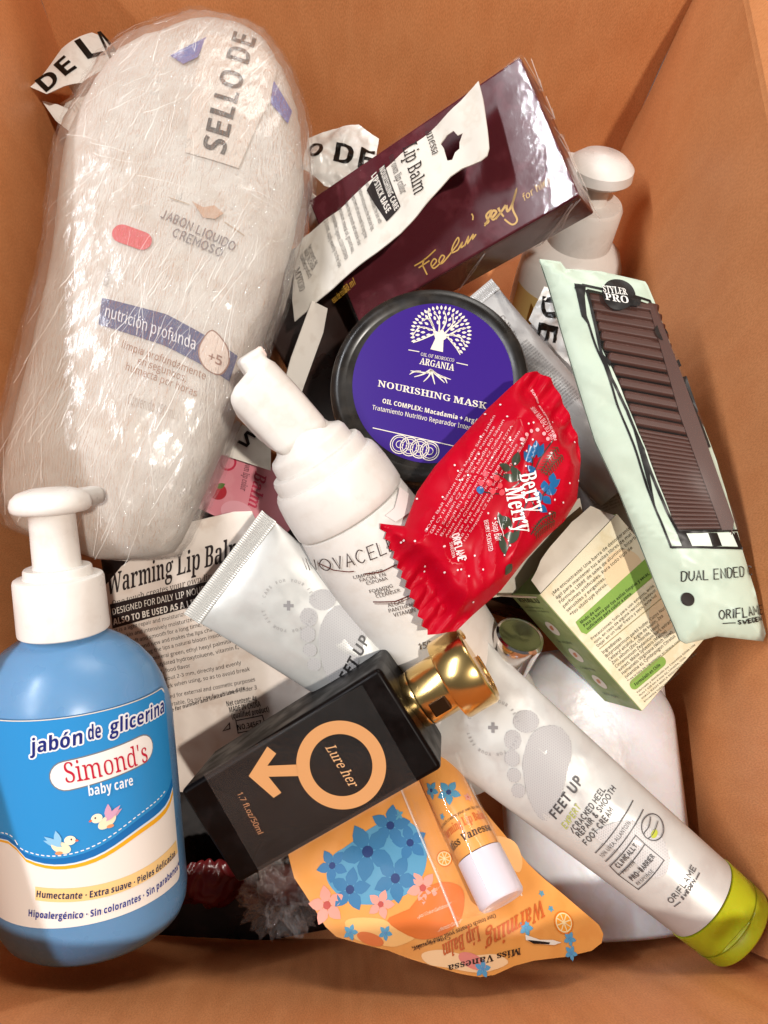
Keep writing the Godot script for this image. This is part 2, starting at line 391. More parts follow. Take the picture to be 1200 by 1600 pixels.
# ---------------------------------------------------------------- tape scraps
func tapes() -> void:
	var paper := worn("#f3efe8", 0.3, "#d8cdbf", 0.4, 14.0, 61)
	# a printed tape folded over a pump at the back left
	var o := thing("tape_scrap", "folded white tape with black DE LA lettering at the back left corner", "tape", Transform3D(Vector3(0.78007, -0.15048, 0.60733), Vector3(0.62246, 0.28531, -0.7288), Vector3(-0.06361, 0.94655, 0.31623), Vector3(-0.15271, 0.15354, -0.35006)))
	var loop := func(p: Vector2) -> Vector3: return Vector3(p.x, p.y, -2.2 * p.x * p.x * 6.0 - 0.25 * p.y + 0.004 * sin(p.y * 90.0 + p.x * 60.0))
	part("strip", Geo.new().slab(PackedVector2Array([Vector2(-0.00897, -0.01326), Vector2(-0.0091, -0.00402), Vector2(-0.00945, 0.01347), Vector2(-0.00516, 0.03128), Vector2(0.00122, 0.03482), Vector2(0.00884, 0.03316), Vector2(0.01487, 0.03018), Vector2(0.01356, 0.02375), Vector2(0.01216, 0.00569), Vector2(0.00612, -0.00201), Vector2(0.00096, -0.01076)]), loop, 0.0004, 0.004), paper, o)
	var hang := func(p: Vector2) -> Vector3: return Vector3(p.x, p.y, -0.012 - 2.2 * p.x * p.x * 6.0 + 0.003 * sin(p.y * 160.0))
	part("strip", Geo.new().slab(PackedVector2Array([Vector2(-0.00897, -0.01326), Vector2(-0.00035, -0.00919), Vector2(0.00814, -0.00656), Vector2(0.0161, -0.00437), Vector2(0.02135, -0.00534), Vector2(0.02599, -0.02371), Vector2(0.02266, -0.02292), Vector2(0.01794, -0.01619), Vector2(0.00525, -0.01697)]), hang, 0.0004, 0.004), paper, o)
	part("strip", Geo.new().slab(PackedVector2Array([Vector2(-0.0147, 0.01977), Vector2(-0.0056, 0.0318), Vector2(-0.00359, 0.02459), Vector2(-0.00787, 0.01745)]), func(p): return Vector3(p.x, p.y, -0.012), 0.0004, 0.005), paper, o)
	var ink := Ink.new(loop, 0.004)
	ink.lift = 0.0004
	ink.text("DE", Vector2(0.00052, -0.01024), Vector2(0.00577, 0.01015), Vector2(-0.01006, -0.00927), "17130f", "Droid Sans Bold")
	ink.text("L", Vector2(0.00573, 0.01767), Vector2(0.00801, 0.02669), Vector2(-0.00639, 0.02047), "17130f", "Droid Sans Bold")
	ink.text("A", Vector2(0.01111, 0.02616), Vector2(0.01269, 0.03281), Vector2(-0.00446, 0.03097), "17130f", "Droid Sans Bold")
	printed(ink, o, 0.35)
	var p0 := thing("ribbed_pump_bottle", "white bottle with ribbed pump top under the folded tape, back left", "bottle", Transform3D(Basis.looking_at(Vector3(-0.14682, 0.12731, -0.36524) - Vector3(-0.13211, 0.10178, -0.34912), Vector3.UP) * Basis(Vector3.RIGHT, -PI / 2), Vector3(-0.13211, 0.10178, -0.34912)))
	var g := Geo.new()
	g.grid(func(u, v):
		var a: float = TAU * u
		var r: float = 0.0165 + 0.0004 * sin(a * 40.0)
		return Vector3(r * sin(a), v * 0.034, r * cos(a)), 160, 2, Vector3(0, 0.017, 0), true, true)
	g.lathe(path2([0.0165, 0.034, 0.0155, 0.0365, 0.006, 0.037, 0.006, 0.045, 0.0, 0.045]), 40)
	part("cap", g, plain("#efe9df", 0.35), p0)
	# a crumpled tape over a white cap behind
	var cap := thing("taped_bottle", "white bottle top under crumpled tape, behind the wrapped bottle", "bottle", Transform3D(Basis(Vector3.RIGHT, -0.15), Vector3(-0.00062, 0.06661, -0.3439)))
	part("cap", Geo.new().lathe(path2([0.0, -0.03, 0.0205, -0.03, 0.021, 0.018, 0.02, 0.021, 0.0, 0.0215])), plain("#f1ece4", 0.35), cap)
	var b := thing("tape_scrap", "crumpled white tape with black O DE lettering over a cap", "tape", Transform3D(Vector3(0.99772, 0.05316, 0.04157), Vector3(0.02254, 0.31815, -0.94777), Vector3(-0.06361, 0.94655, 0.31623), Vector3(-0.02148, 0.11724, -0.34153)))
	var crush := func(p: Vector2) -> Vector3: return Vector3(p.x, p.y, 0.006 * wild.get_noise_2d(p.x * 40.0, p.y * 40.0) - absf(p.y) * 0.35 - 10.0 * pow(p.x - 0.02, 2.0) * 0.6)
	part("strip", Geo.new().slab(PackedVector2Array([Vector2(-0.00189, -0.00834), Vector2(-0.00059, 0.01349), Vector2(0.01495, 0.01867), Vector2(0.02985, 0.0212), Vector2(0.04215, 0.01461), Vector2(0.04114, 0.00331), Vector2(0.04232, -0.0064), Vector2(0.03131, -0.01214), Vector2(0.02408, -0.01846), Vector2(0.01125, -0.01677), Vector2(0.00499, -0.01104)]), crush, 0.0004, 0.003), paper, b)
	var ib := Ink.new(crush, 0.002)
	ib.lift = 0.0005
	ib.text("O", Vector2(0, 0), Vector2(0.00909, -0.00185), Vector2(0.00104, 0.01056), "1c1612", "Droid Sans Bold")
	ib.text("DE", Vector2(0.0159, -0.00306), Vector2(0.03857, -0.00657), Vector2(0.01765, 0.00828), "1c1612", "Droid Sans Bold")
	printed(ib, b, 0.35)
	var c := thing("tape_scrap", "white tape with black DE lettering between grey tube and comb pouch", "tape", Transform3D(Vector3(0.93426, -0.05493, 0.35233), Vector3(0.35087, 0.31785, -0.88083), Vector3(-0.06361, 0.94655, 0.31623), Vector3(0.10661, 0.13642, -0.21503)))
	var lay := func(p: Vector2) -> Vector3: return Vector3(p.x, p.y, 0.004 * wild.get_noise_2d(p.x * 60.0 + 3.0, p.y * 60.0))
	part("strip", Geo.new().slab(PackedVector2Array([Vector2(-0.0099, 0.00322), Vector2(-0.00891, 0.02228), Vector2(0.01083, 0.02228), Vector2(0.03002, -0.01671), Vector2(0.01424, -0.00867)]), lay, 0.0004, 0.004), paper, c)
	var ic := Ink.new(lay, 0.003)
	ic.lift = 0.0004
	ic.text("DE", Vector2(-0.0078, 0.0177), Vector2(-0.00248, -0.00458), Vector2(0.00223, 0.01956), "1c1612", "Droid Sans Bold")
	printed(ic, c, 0.35)

# ---------------------------------------------------------------- burgundy carton
func perfume_carton() -> void:
	var o := thing("perfume_carton", "glossy burgundy perfume carton in cellophane with gold script lettering", "carton", Transform3D(Vector3(0.78736, 0.5835, -0.19898), Vector3(-0.39694, 0.23287, -0.88781), Vector3(-0.4717, 0.77801, 0.41496), Vector3(0.01079, 0.1056, -0.23694)))
	var sz: Array = [Vector2(0.13203, 0), Vector2(0.12432, 0.0745)]
	var w: float = sz[0].x
	var h: float = sz[1].y
	var d := 0.042
	var m := worn("#521a22", 0.2, "#6b3038", 0.6, 9.0, 71)
	m.metallic_specular = 0.25
	part("carton", Geo.new().rbox(Vector3(w / 2, h / 2, -d / 2), Vector3(w, h, d), 0.0012), m, o)
	var face := func(p: Vector2) -> Vector3: return Vector3(p.x, p.y, 0)
	var ink := Ink.new(face)
	ink.lift = 0.0002
	var gold := "c99a3f"
	for s in [[PackedVector2Array([Vector2(0.04927, 0.01183), Vector2(0.04693, 0.00962), Vector2(0.04688, 0.00653), Vector2(0.04703, 0.00359)])], [PackedVector2Array([Vector2(0.04239, 0.01122), Vector2(0.04878, 0.01135), Vector2(0.05657, 0.013)])], [PackedVector2Array([Vector2(0.04415, 0.00913), Vector2(0.05117, 0.00954)])], [PackedVector2Array([Vector2(0.0512, 0.00605), Vector2(0.05455, 0.00732), Vector2(0.05377, 0.00911), Vector2(0.05121, 0.00754), Vector2(0.05181, 0.00473), Vector2(0.05625, 0.00552)])],
			[PackedVector2Array([Vector2(0.05548, 0.00496), Vector2(0.0593, 0.00706), Vector2(0.05828, 0.0086), Vector2(0.05576, 0.00678), Vector2(0.05675, 0.00488), Vector2(0.06136, 0.00642)])], [PackedVector2Array([Vector2(0.06136, 0.00642), Vector2(0.06882, 0.00986), Vector2(0.06984, 0.01245), Vector2(0.06602, 0.0102), Vector2(0.06391, 0.00721), Vector2(0.06733, 0.00678)])], [PackedVector2Array([Vector2(0.06733, 0.00678), Vector2(0.07085, 0.00896), Vector2(0.06939, 0.0071), Vector2(0.07175, 0.00725)])], [PackedVector2Array([Vector2(0.07129, 0.00678), Vector2(0.07501, 0.01003), Vector2(0.07342, 0.00729), Vector2(0.07765, 0.00974), Vector2(0.0766, 0.00792), Vector2(0.07915, 0.00914)])], [PackedVector2Array([Vector2(0.0811, 0.01959), Vector2(0.08121, 0.01785), Vector2(0.08034, 0.01642)])]]:
		ink.stroke(Ink.smooth(s[0], 5), 0.00075, gold, "lettering")
	for s in [[PackedVector2Array([Vector2(0.08507, 0.0113), Vector2(0.08743, 0.01163), Vector2(0.08761, 0.01487), Vector2(0.09069, 0.01572), Vector2(0.08797, 0.01287), Vector2(0.08474, 0.01054)])], [PackedVector2Array([Vector2(0.08935, 0.01208), Vector2(0.0928, 0.01354), Vector2(0.09166, 0.01515), Vector2(0.08957, 0.01315), Vector2(0.09022, 0.01098), Vector2(0.09401, 0.01213)])], [PackedVector2Array([Vector2(0.09457, 0.01512), Vector2(0.09468, 0.01257), Vector2(0.09537, 0.00968)])], [PackedVector2Array([Vector2(0.09854, 0.01423), Vector2(0.09483, 0.01236), Vector2(0.09118, 0.01067)])], [PackedVector2Array([Vector2(0.09873, 0.01412), Vector2(0.09817, 0.01114), Vector2(0.10122, 0.01267), Vector2(0.10629, 0.01838), Vector2(0.10108, 0.0118), Vector2(0.10085, 0.00487), Vector2(0.09771, 0.00396), Vector2(0.09517, 0.00838)])]]:
		ink.stroke(Ink.smooth(s[0], 5), 0.0013, gold, "lettering", 0.0008)
	ink.text("for him", Vector2(0.10725, 0.01125), Vector2(0.1221, 0.01243), Vector2(0.10751, 0.01461), gold)
	ink.text("eau de toilette", Vector2(-0.00939, 0.01624), Vector2(0.00326, 0.01827), Vector2(-0.01001, 0.01974), gold)
	ink.text("50 ml", Vector2(-0.00049, 0.0179), Vector2(0.00726, 0.01927), Vector2(-0.00043, 0.0218), gold, "Droid Sans Bold")
	printed(ink, o, 0.3)
	# cellophane, a little loose, puckered at the folded end
	var g := Geo.new()
	g.rbox(Vector3(w / 2, h / 2, -d / 2), Vector3(w + 0.0026, h + 0.0022, d + 0.0022), 0.0016)
	var cello := film(0.004, 0.06, 0.004, Vector3(7, 7, 7), 73)
	cello.metallic_specular = 0.25
	part("cellophane", g, cello, o)
	var rng := RandomNumberGenerator.new()
	rng.seed = 8
	var crease := Geo.new()
	for k in 9:
		var y := rng.randf() * h
		crease.tube(PackedVector3Array([Vector3(w + 0.0016, y, -rng.randf() * 0.01), Vector3(w + 0.002, y + rng.randf_range(-0.012, 0.012), -d * 0.5), Vector3(w + 0.0016, y + rng.randf_range(-0.02, 0.02), -d + rng.randf() * 0.01)]), 0.00025, 6)
	part("end_crease", crease, film(0.25, 0.1, 0.0, Vector3.ONE, 1), o)
	for k in 8:
		crease = Geo.new()
		var x := w * (1.0 - pow(rng.randf(), 2.0) * 0.8)
		crease.tube(PackedVector3Array([Vector3(x, -0.0014, -0.002), Vector3(x - 0.012, -0.0016, -d * rng.randf_range(0.3, 0.8)), Vector3(x - 0.03, -0.0014, -d * 0.95)]), 0.00025, 6)
		part("side_crease", crease, film(0.25, 0.1, 0.0, Vector3.ONE, 1), o)

# ---------------------------------------------------------------- card leaning on the carton
func leaning_card() -> void:
	var o := thing("lip_balm_card", "torn white lip balm card with a hang hole on the burgundy carton", "card", Transform3D(Vector3(0.42065, 0.27057, 0.86594), Vector3(0.59999, 0.63298, -0.48924), Vector3(-0.68049, 0.72535, 0.10392), Vector3(-0.02406, 0.10908, -0.23855)))
	var bendy := func(p: Vector2) -> Vector3: return Vector3(p.x, p.y, 0.0025 * sin(p.y * 42.0) + 0.004 * wild.get_noise_2d(p.x * 12.0, p.y * 12.0) )
	# outline with the hole joined to it by a seam
	var rim := PackedVector2Array([Vector2(-0.00167, 0.14643), Vector2(0.00727, 0.14217), Vector2(0.03051, 0.12879), Vector2(0.03273, 0.12589), Vector2(0.03163, 0.12237), Vector2(0.02529, 0.11414), Vector2(0.02306, 0.10758), Vector2(0.02366, 0.09746), Vector2(0.02417, 0.08434), Vector2(0.02396, 0.07234), Vector2(0.02015, 0.05739), Vector2(0.0143, 0.04039), Vector2(0.00907, 0.0219), Vector2(0.00553, 0.00588), Vector2(0.00305, -0.00314), Vector2(-0.00857, 0.00247), Vector2(-0.03129, 0.02122), Vector2(-0.03309, 0.02899), Vector2(-0.02375, 0.05473), Vector2(-0.01628, 0.07954), Vector2(-0.01048, 0.10358), Vector2(-0.00653, 0.12016), Vector2(-0.00307, 0.13442)])
	var hole := PackedVector2Array([Vector2(0.00201, 0.11882), Vector2(0.0044, 0.12314), Vector2(0.0085, 0.12297), Vector2(0.01018, 0.12539), Vector2(0.01303, 0.12381), Vector2(0.01199, 0.12139), Vector2(0.01456, 0.12), Vector2(0.01401, 0.11676), Vector2(0.01597, 0.11354), Vector2(0.01409, 0.11165), Vector2(0.00633, 0.11437), Vector2(0.00253, 0.11471)])
	var g := Geo.new()
	var cut_y: float = (hole[0].y + hole[6].y) * 0.5
	for way in [-0.4, 0.4]:
		var hf := PackedVector2Array([Vector2(-0.3, cut_y), Vector2(0.3, cut_y), Vector2(0.3, cut_y + way), Vector2(-0.3, cut_y + way)])
		for pc in Geometry2D.intersect_polygons(rim, hf):
			for bit in Geometry2D.clip_polygons(pc, hole):
				g.slab(bit, bendy, 0.0005, 0.006)
	var paper := worn("#e4ddd2", 0.5, "#d0c4b6", 0.5, 10.0, 81)
	part("card", g, paper, o)
	var ink := Ink.new(bendy, 0.004)
	ink.lift = 0.0004
	ink.poly(PackedVector2Array([Vector2(-0.01725, 0.08854), Vector2(0.0119, 0.08116), Vector2(0.01152, 0.07091), Vector2(-0.01373, 0.07307)]), "241d1c", "label_band")
	ink.lift = 0.0006
	ink.text("anessa", Vector2(-0.00957, 0.11321), Vector2(0.00492, 0.1083), Vector2(-0.00748, 0.11703), "3a3334", "Droid Serif")
	ink.text("Lip Balm", Vector2(-0.01313, 0.10045), Vector2(0.0152, 0.08962), Vector2(-0.01097, 0.10786), "231c1d", "Droid Serif", 0.2)
	ink.text("our own lip color", Vector2(-0.01752, 0.09233), Vector2(0.00797, 0.08487), Vector2(-0.0164, 0.09615), "3a3334", "Droid Serif", 0.15)
	ink.text("NOURISHING CARE", Vector2(-0.01698, 0.08472), Vector2(0.01094, 0.07734), Vector2(-0.01634, 0.08791), "e9e2d8", "Droid Sans Bold")
	ink.text("LIPSTICK BASE", Vector2(-0.0177, 0.07945), Vector2(0.00799, 0.07333), Vector2(-0.01735, 0.08289), "e9e2d8", "Droid Sans Bold")
	var rows := ["nourishing formula infuses the skin with", "moisture and protects the delicate lips,", "keeps them soft and smooth for long time", "makes the lips smooth and natural color", "petrolatum, mineral oil, ground wax,", "propylparaben, fragrance, OLEA EUROPAEA", "a 2-3 mm, apply evenly to the lips"]
	var lt: Array = [Vector2(-0.01823, 0.07505), Vector2(0.00893, 0.06708), Vector2(-0.01776, 0.07738), Vector2(-0.0276, 0.04478), Vector2(0.00589, 0.03621), Vector2(-0.02709, 0.04731)]
	for k in rows.size():
		var u := k / 6.0
		ink.text(rows[k], lt[0].lerp(lt[3], u), lt[1].lerp(lt[4], u), lt[2].lerp(lt[5], u), "4a4240", "Droid Sans")
	ink.lines(["Net content: 4g", "MADE IN CHINA", "(qualified product)"], Vector2(-0.02389, 0.0284), Vector2(-0.00786, 0.02499), Vector2(-0.02371, 0.03122), Vector2(-0.02447, 0.02165), "4a4240")
	ink.text("MY030", Vector2(-0.02111, 0.0141), Vector2(-0.00662, 0.00959), Vector2(-0.01964, 0.01795), "4a4240", "Droid Serif")
	printed(ink, o, 0.5)

# ---------------------------------------------------------------- black jar
func mask_jar() -> void:
	var o := thing("mask_jar", "round black hair mask jar with a purple tree label on its lid", "jar", Transform3D(Vector3(0.94851, 0.13072, 0.28851), Vector3(0.24719, 0.26406, -0.93229), Vector3(-0.19805, 0.95561, 0.21815), Vector3(0.04198, 0.15954, -0.17076)))
	var r := 0.0472
	var g := Geo.new()
	g.xf = Transform3D(Basis(Vector3.RIGHT, PI / 2))
	g.lathe(path2([0.044, -0.024, r - 0.0004, -0.024, r, -0.0232, r, -0.004, r - 0.0008, -0.0016, r - 0.003, -0.0002, r - 0.005, 0.0, r - 0.0075, -0.0008, r - 0.008, -0.001, 0.0, -0.001]), 110)
	part("lid", g, worn("#1c1815", 0.3, "#3a332c", 0.7, 9.0, 91), o)
	var body := Geo.new()
	body.lathe(path2([0.0, -0.07, 0.04, -0.07, 0.0425, -0.068, 0.0435, -0.064, 0.0437, -0.024]), 90)
	var jb := part("jar_body", body, worn("#38215e", 0.25, "#4c3470", 0.5, 9.0, 92), o)
	jb.rotation.x = PI / 2
	var ink := Ink.new(func(p: Vector2): return Vector3(p.x, p.y, -0.001), 0.02)
	var c: Vector2 = [Vector2(0.0021, 0.00144)][0]
	var lr := 0.0383
	ink.lift = 0.0002
	ink.poly(Ink.oval(c, lr, lr, 0.0, 90), "37187c", "label_sheet")
	ink.lift = 0.0004
	var pale := "ece2cf"
	# the tree: trunk, boughs, leaves in rings, roots
	var k := 0.000305
	var t: Vector2 = [Vector2(-0.0004, 0.02458)][0]
	var at := func(x: float, y: float) -> Vector2: return t + Vector2(x, y) * k
	ink.poly(PackedVector2Array([at.call(-9, -26), at.call(11, -26), at.call(7, -8), at.call(16, 4), at.call(6, 3), at.call(1, 10), at.call(-4, 3), at.call(-14, 5), at.call(-6, -8)]), pale, "emblem")
	for b in [[-12, 4, -34, 4, -42, -14], [-8, 0, -26, -14, -38, -22], [-10, 4, -24, 20, -34, 14], [-3, 3, -8, 22, -18, 32], [1, 8, 3, 24, -4, 38], [6, 3, 14, 20, 10, 36], [14, 3, 28, 16, 36, 18], [15, 3, 32, 2, 42, -10], [10, 0, 28, -14, 38, -24], [-14, 10, -28, 30, -26, 34], [12, 12, 24, 28, 24, 34]]:
		ink.stroke(Ink.smooth(PackedVector2Array([at.call(b[0], b[1]), at.call(b[2], b[3]), at.call(b[4], b[5])]), 5), 2.6 * k, pale, "emblem", 1.2 * k)
	for ring_k in 4:
		var rr: float = [44.0, 36.0, 27.5, 19.0][ring_k]
		var many: int = [30, 22, 15, 9][ring_k]
		for i in many:
			var a := lerpf(-0.62, PI + 0.62, (i + 0.5) / many)
			var p0: Vector2 = at.call(cos(a) * (rr - 3.4), 2 + sin(a) * (rr - 3.4) * 0.92)
			var p1: Vector2 = at.call(cos(a) * (rr + 4.2), 2 + sin(a) * (rr + 4.2) * 0.92)
			ink.poly(Ink.leafy(p0, p1, 1.9 * k), pale, "emblem")
	for b in [[0, -46, -4, -52, -30, -54], [0, -46, -10, -56, -22, -62], [0, -46, 0, -56, -6, -66], [0, -46, 6, -56, 12, -66], [0, -46, 14, -54, 26, -60], [0, -46, 12, -51, 34, -53], [-14, -53, -24, -55, -30, -60], [16, -53, 24, -54, 30, -60]]:
		ink.stroke(Ink.smooth(PackedVector2Array([at.call(b[0], b[1] - 11.0), at.call(b[2], b[3] - 11.0), at.call(b[4], b[5] - 12.0)]), 5), 3.6 * k, pale, "emblem", 1.0 * k)
	ink.stroke(PackedVector2Array([Vector2(-0.0132, 0.014), Vector2(-0.00793, 0.01427)]), 0.0004, pale, "emblem")
	ink.stroke(PackedVector2Array([Vector2(0.01041, 0.01316), Vector2(0.01594, 0.0132)]), 0.0004, pale, "emblem")
	ink.text("OIL OF MOROCCO", Vector2(-0.00686, 0.01261), Vector2(0.00917, 0.01319), Vector2(-0.00697, 0.01418), pale, "Droid Serif")
	ink.text("ARGANIA", Vector2(-0.00639, 0.0086), Vector2(0.01028, 0.00904), Vector2(-0.00661, 0.01172), pale, "Droid Serif Bold")
	ink.text("NOURISHING MASK", Vector2(-0.02276, -0.00637), Vector2(0.02962, -0.00507), Vector2(-0.02329, -0.00332), pale, "Droid Serif Bold")
	ink.text("OIL COMPLEX: Macadamia + Argán", Vector2(-0.01854, -0.0136), Vector2(0.02917, -0.01261), Vector2(-0.01882, -0.01145), pale, "Droid Sans Bold")
	ink.text("Tratamiento Nutritivo Reparador Intensivo", Vector2(-0.02246, -0.01772), Vector2(0.03009, -0.01609), Vector2(-0.02274, -0.01557), pale)
	# the lattice of loops at the lower edge
	var low: Array = [Vector2(-0.01978, -0.02622), Vector2(0.02825, -0.02519)]
	var bd: Vector2 = low[1] - low[0]
	var bn: Vector2 = bd.orthogonal().normalized()
	if bn.y > 0.0:
		bn = -bn
	ink.stroke(PackedVector2Array([low[0], low[1]]), 0.0004, pale)
	for row in 3:
		for i in 11:
			var q: Vector2 = low[0] + bd * ((i + 0.5 * (row % 2)) / 10.0) + bn * (0.0048 + row * 0.0042)
			for s in [[0.0046, 0.00042], [0.0036, 0.00032], [0.0018, 0.0003]]:
				if q.distance_to(c) < lr - 0.0048:
					ink.ring(q, s[0] - s[1], s[0], pale, "print", 22)
	printed(ink, o, 0.3)

# ---------------------------------------------------------------- foam cleanser
func foam_bottle() -> void:
	var o := thing("foam_pump_bottle", "white facial foam cleanser bottle with a stubby pump nozzle", "bottle", Transform3D(Vector3(0.80128, 0.1047, -0.58906), Vector3(-0.55732, 0.4887, -0.67125), Vector3(0.21759, 0.86615, 0.44993), Vector3(0.05288, 0.10921, -0.05588)))
	var white := worn("#e6e1da", 0.36, "#d2c6ba", 0.35, 12.0, 101)
	var s := 0.11898
	var r := 0.05029 * 0.52
	var g := Geo.new()
	g.lathe(path2([0.0, -0.055, r * 0.9, -0.055, r * 1.06, -0.05, r * 1.1, -0.04, r * 1.1, s * 0.45, r * 1.08, s * 0.6, r * 1.03, s * 0.69, r * 0.95, s * 0.7]), 80)
	part("body", g, white, o)
	var cap := Geo.new()
	cap.lathe(path2([r * 0.99, s * 0.698, r * 1.03, s * 0.7, r * 1.045, s * 0.706, r * 1.045, s * 0.74, r * 1.03, s * 0.8, r * 1.0, s * 0.85, r * 0.97, s * 0.872, r * 0.93, s * 0.884, r * 0.885, s * 0.887, r * 0.88, s * 0.895, r * 0.87, s * 0.925, r * 0.84, s * 0.938, r * 0.78, s * 0.942, r * 0.745, s * 0.943, r * 0.735, s * 0.952, r * 0.72, s * 0.985, r * 0.68, s * 1.0, r * 0.6, s * 1.008, r * 0.52, s * 1.02, r * 0.44, s * 1.06, 0.0, s * 1.06]), 90)
	part("pump_collar", cap, white, o)
	var hw := 0.02517 * 0.5
	var ln := 0.03687
	var noz := Geo.new()
	noz.rbox(Vector3(0, s + ln * 0.5, 0), Vector3(hw * 2.0, ln * 1.02, hw * 1.9), hw * 0.5, func(p: Vector3) -> Vector3:
		var t := (p.y - s) / ln
		var q := p
		q.x = q.x * lerpf(1.04, 1.0, t) - (p.y - s) * 0.17
		if t > 0.5:
			q.y += p.x * 0.3 + p.z * 0.3
		return q)
	noz.rbox(Vector3(hw * 0.5 - ln * 0.17, s + ln * 1.1, hw * 0.1), Vector3(hw * 0.9, ln * 0.26, hw * 1.2), hw * 0.2)
	part("nozzle", noz, white, o)
	part("seal_tab", Geo.new().rbox(Vector3(hw * 0.84 - ln * 0.17, s + ln * 1.16, hw * 0.42), Vector3(hw * 0.34, ln * 0.14, hw * 0.3), hw * 0.1), plain("#f0d9cf", 0.4), o)
	var f := func(p: Vector2) -> Vector3: return Vector3(p.x, p.y, r * 1.1 * sqrt(maxf(0.02, 1.0 - pow(p.x / (r * 1.1), 2.0))))
	var ink := Ink.new(f, 0.004)
	ink.lift = 0.0003
	ink.poly(PackedVector2Array([Vector2(0.00787, 0.07911), Vector2(0.01311, 0.07878), Vector2(0.02093, 0.08346), Vector2(0.02356, 0.07684), Vector2(0.0185, 0.07218), Vector2(0.01008, 0.07408)]), "f6e9e4", "sticker")
	ink.lift = 0.0005
	ink.stroke(PackedVector2Array([Vector2(-0.02567, 0.07468), Vector2(-0.0223, 0.06971), Vector2(-0.01764, 0.06657), Vector2(-0.01574, 0.06586)]), 0.0005, "6b3a34")
	ink.thin("NOVACELL", Vector2(-0.03076, 0.07154), Vector2(0.00395, 0.06461), Vector2(-0.0292, 0.07732), 0.00045, "4a3c38")
	ink.stroke(PackedVector2Array([Vector2(-0.01302, 0.06276), Vector2(-0.00673, 0.05982), Vector2(0.00025, 0.05887)]), 0.0006, "6b3a34")
	ink.lines(["LIMPIADOR", "FACIAL EN", "ESPUMA"], Vector2(-0.01754, 0.06261), Vector2(-0.00604, 0.0593), Vector2(-0.01721, 0.06414), Vector2(-0.01553, 0.05789), "4a3c38", "Droid Sans", 0.0, 0.3)
	ink.lines(["FOAMING", "FACIAL", "CLEANSER"], Vector2(-0.01558, 0.05363), Vector2(-0.00591, 0.05097), Vector2(-0.01525, 0.05518), Vector2(-0.01438, 0.05019), "4a3c38", "Droid Sans", 0.0, 0.3)
	ink.stroke(PackedVector2Array([Vector2(-0.0164, 0.04921), Vector2(-0.00882, 0.04485), Vector2(-0.00067, 0.04337)]), 0.0006, "6b3a34")
	ink.stroke(PackedVector2Array([Vector2(-0.01641, 0.04813), Vector2(-0.00882, 0.04376), Vector2(-0.00066, 0.04227)]), 0.0003, "6b3a34")
	ink.lines(["ALGAE", "PANTHENOL", "VITAMIN C"], Vector2(-0.01374, 0.04425), Vector2(-0.00137, 0.04061), Vector2(-0.01325, 0.04607), Vector2(-0.01316, 0.03867), "4a3c38", "Droid Sans", 0.0, 0.2)
	ink.text("150 ml", Vector2(-0.01199, 0.01901), Vector2(-0.00207, 0.01649), Vector2(-0.01085, 0.02191), "4a3c38")
	printed(ink, o, 0.4)

# ---------------------------------------------------------------- foot cream tubes
func tube_shape(L: float, hw: float, r: float) -> Callable:
	# the front half of a tube pressed flat at y = 0 and round at y = L
	return func(p: Vector2) -> Vector3:
		var t := clampf(p.y / L, 0.0, 1.0)
		var a := lerpf(hw, r, pow(t, 0.85))
		var b := 0.0007 + (r - 0.0007) * pow(t, 0.72)
		var x := clampf(p.x / a, -0.995, 0.995)
		return Vector3(p.x, p.y, b * pow(1.0 - x * x, 0.5))

func tube_body(L: float, hw: float, r: float, crimp: float, m: Material, o: Node3D) -> void:
	var g := Geo.new()
	g.grid(func(u, v):
		var t: float = v
		var a := lerpf(hw, r, pow(t, 0.85))
		var b := 0.0007 + (r - 0.0007) * pow(t, 0.72)
		var dent := wild.get_noise_2d(sin(TAU * u) * 1.5 + t * 2.0, t * 6.0 + r * 900.0) * 0.0007 * sin(PI * t)
		return Vector3(a * sin(TAU * u), t * L, (b + dent) * cos(TAU * u)), 96, 40, Vector3(0, L * 0.5, 0), true, true)
	part("body", g, m, o)
	# the pressed end with its fine ridges
	var c := Geo.new()
	var n := int(hw * 2.0 / 0.0011)
	for side in [1.0, -1.0]:
		c.grid(func(u, v): return Vector3(lerpf(-hw, hw, u) * (1.0 + 0.02 * v), -v * crimp, side * (0.0009 + 0.00032 * sin(u * n * TAU) * sin(PI * clampf(v * 1.3 - 0.1, 0.0, 1.0)))), n * 6, 4, Vector3(0, 0, side))
	c.rbox(Vector3(0, -crimp * 0.5, 0), Vector3(hw * 2.03, crimp, 0.0014), 0.0003)
	part("crimped_end", c, m, o)

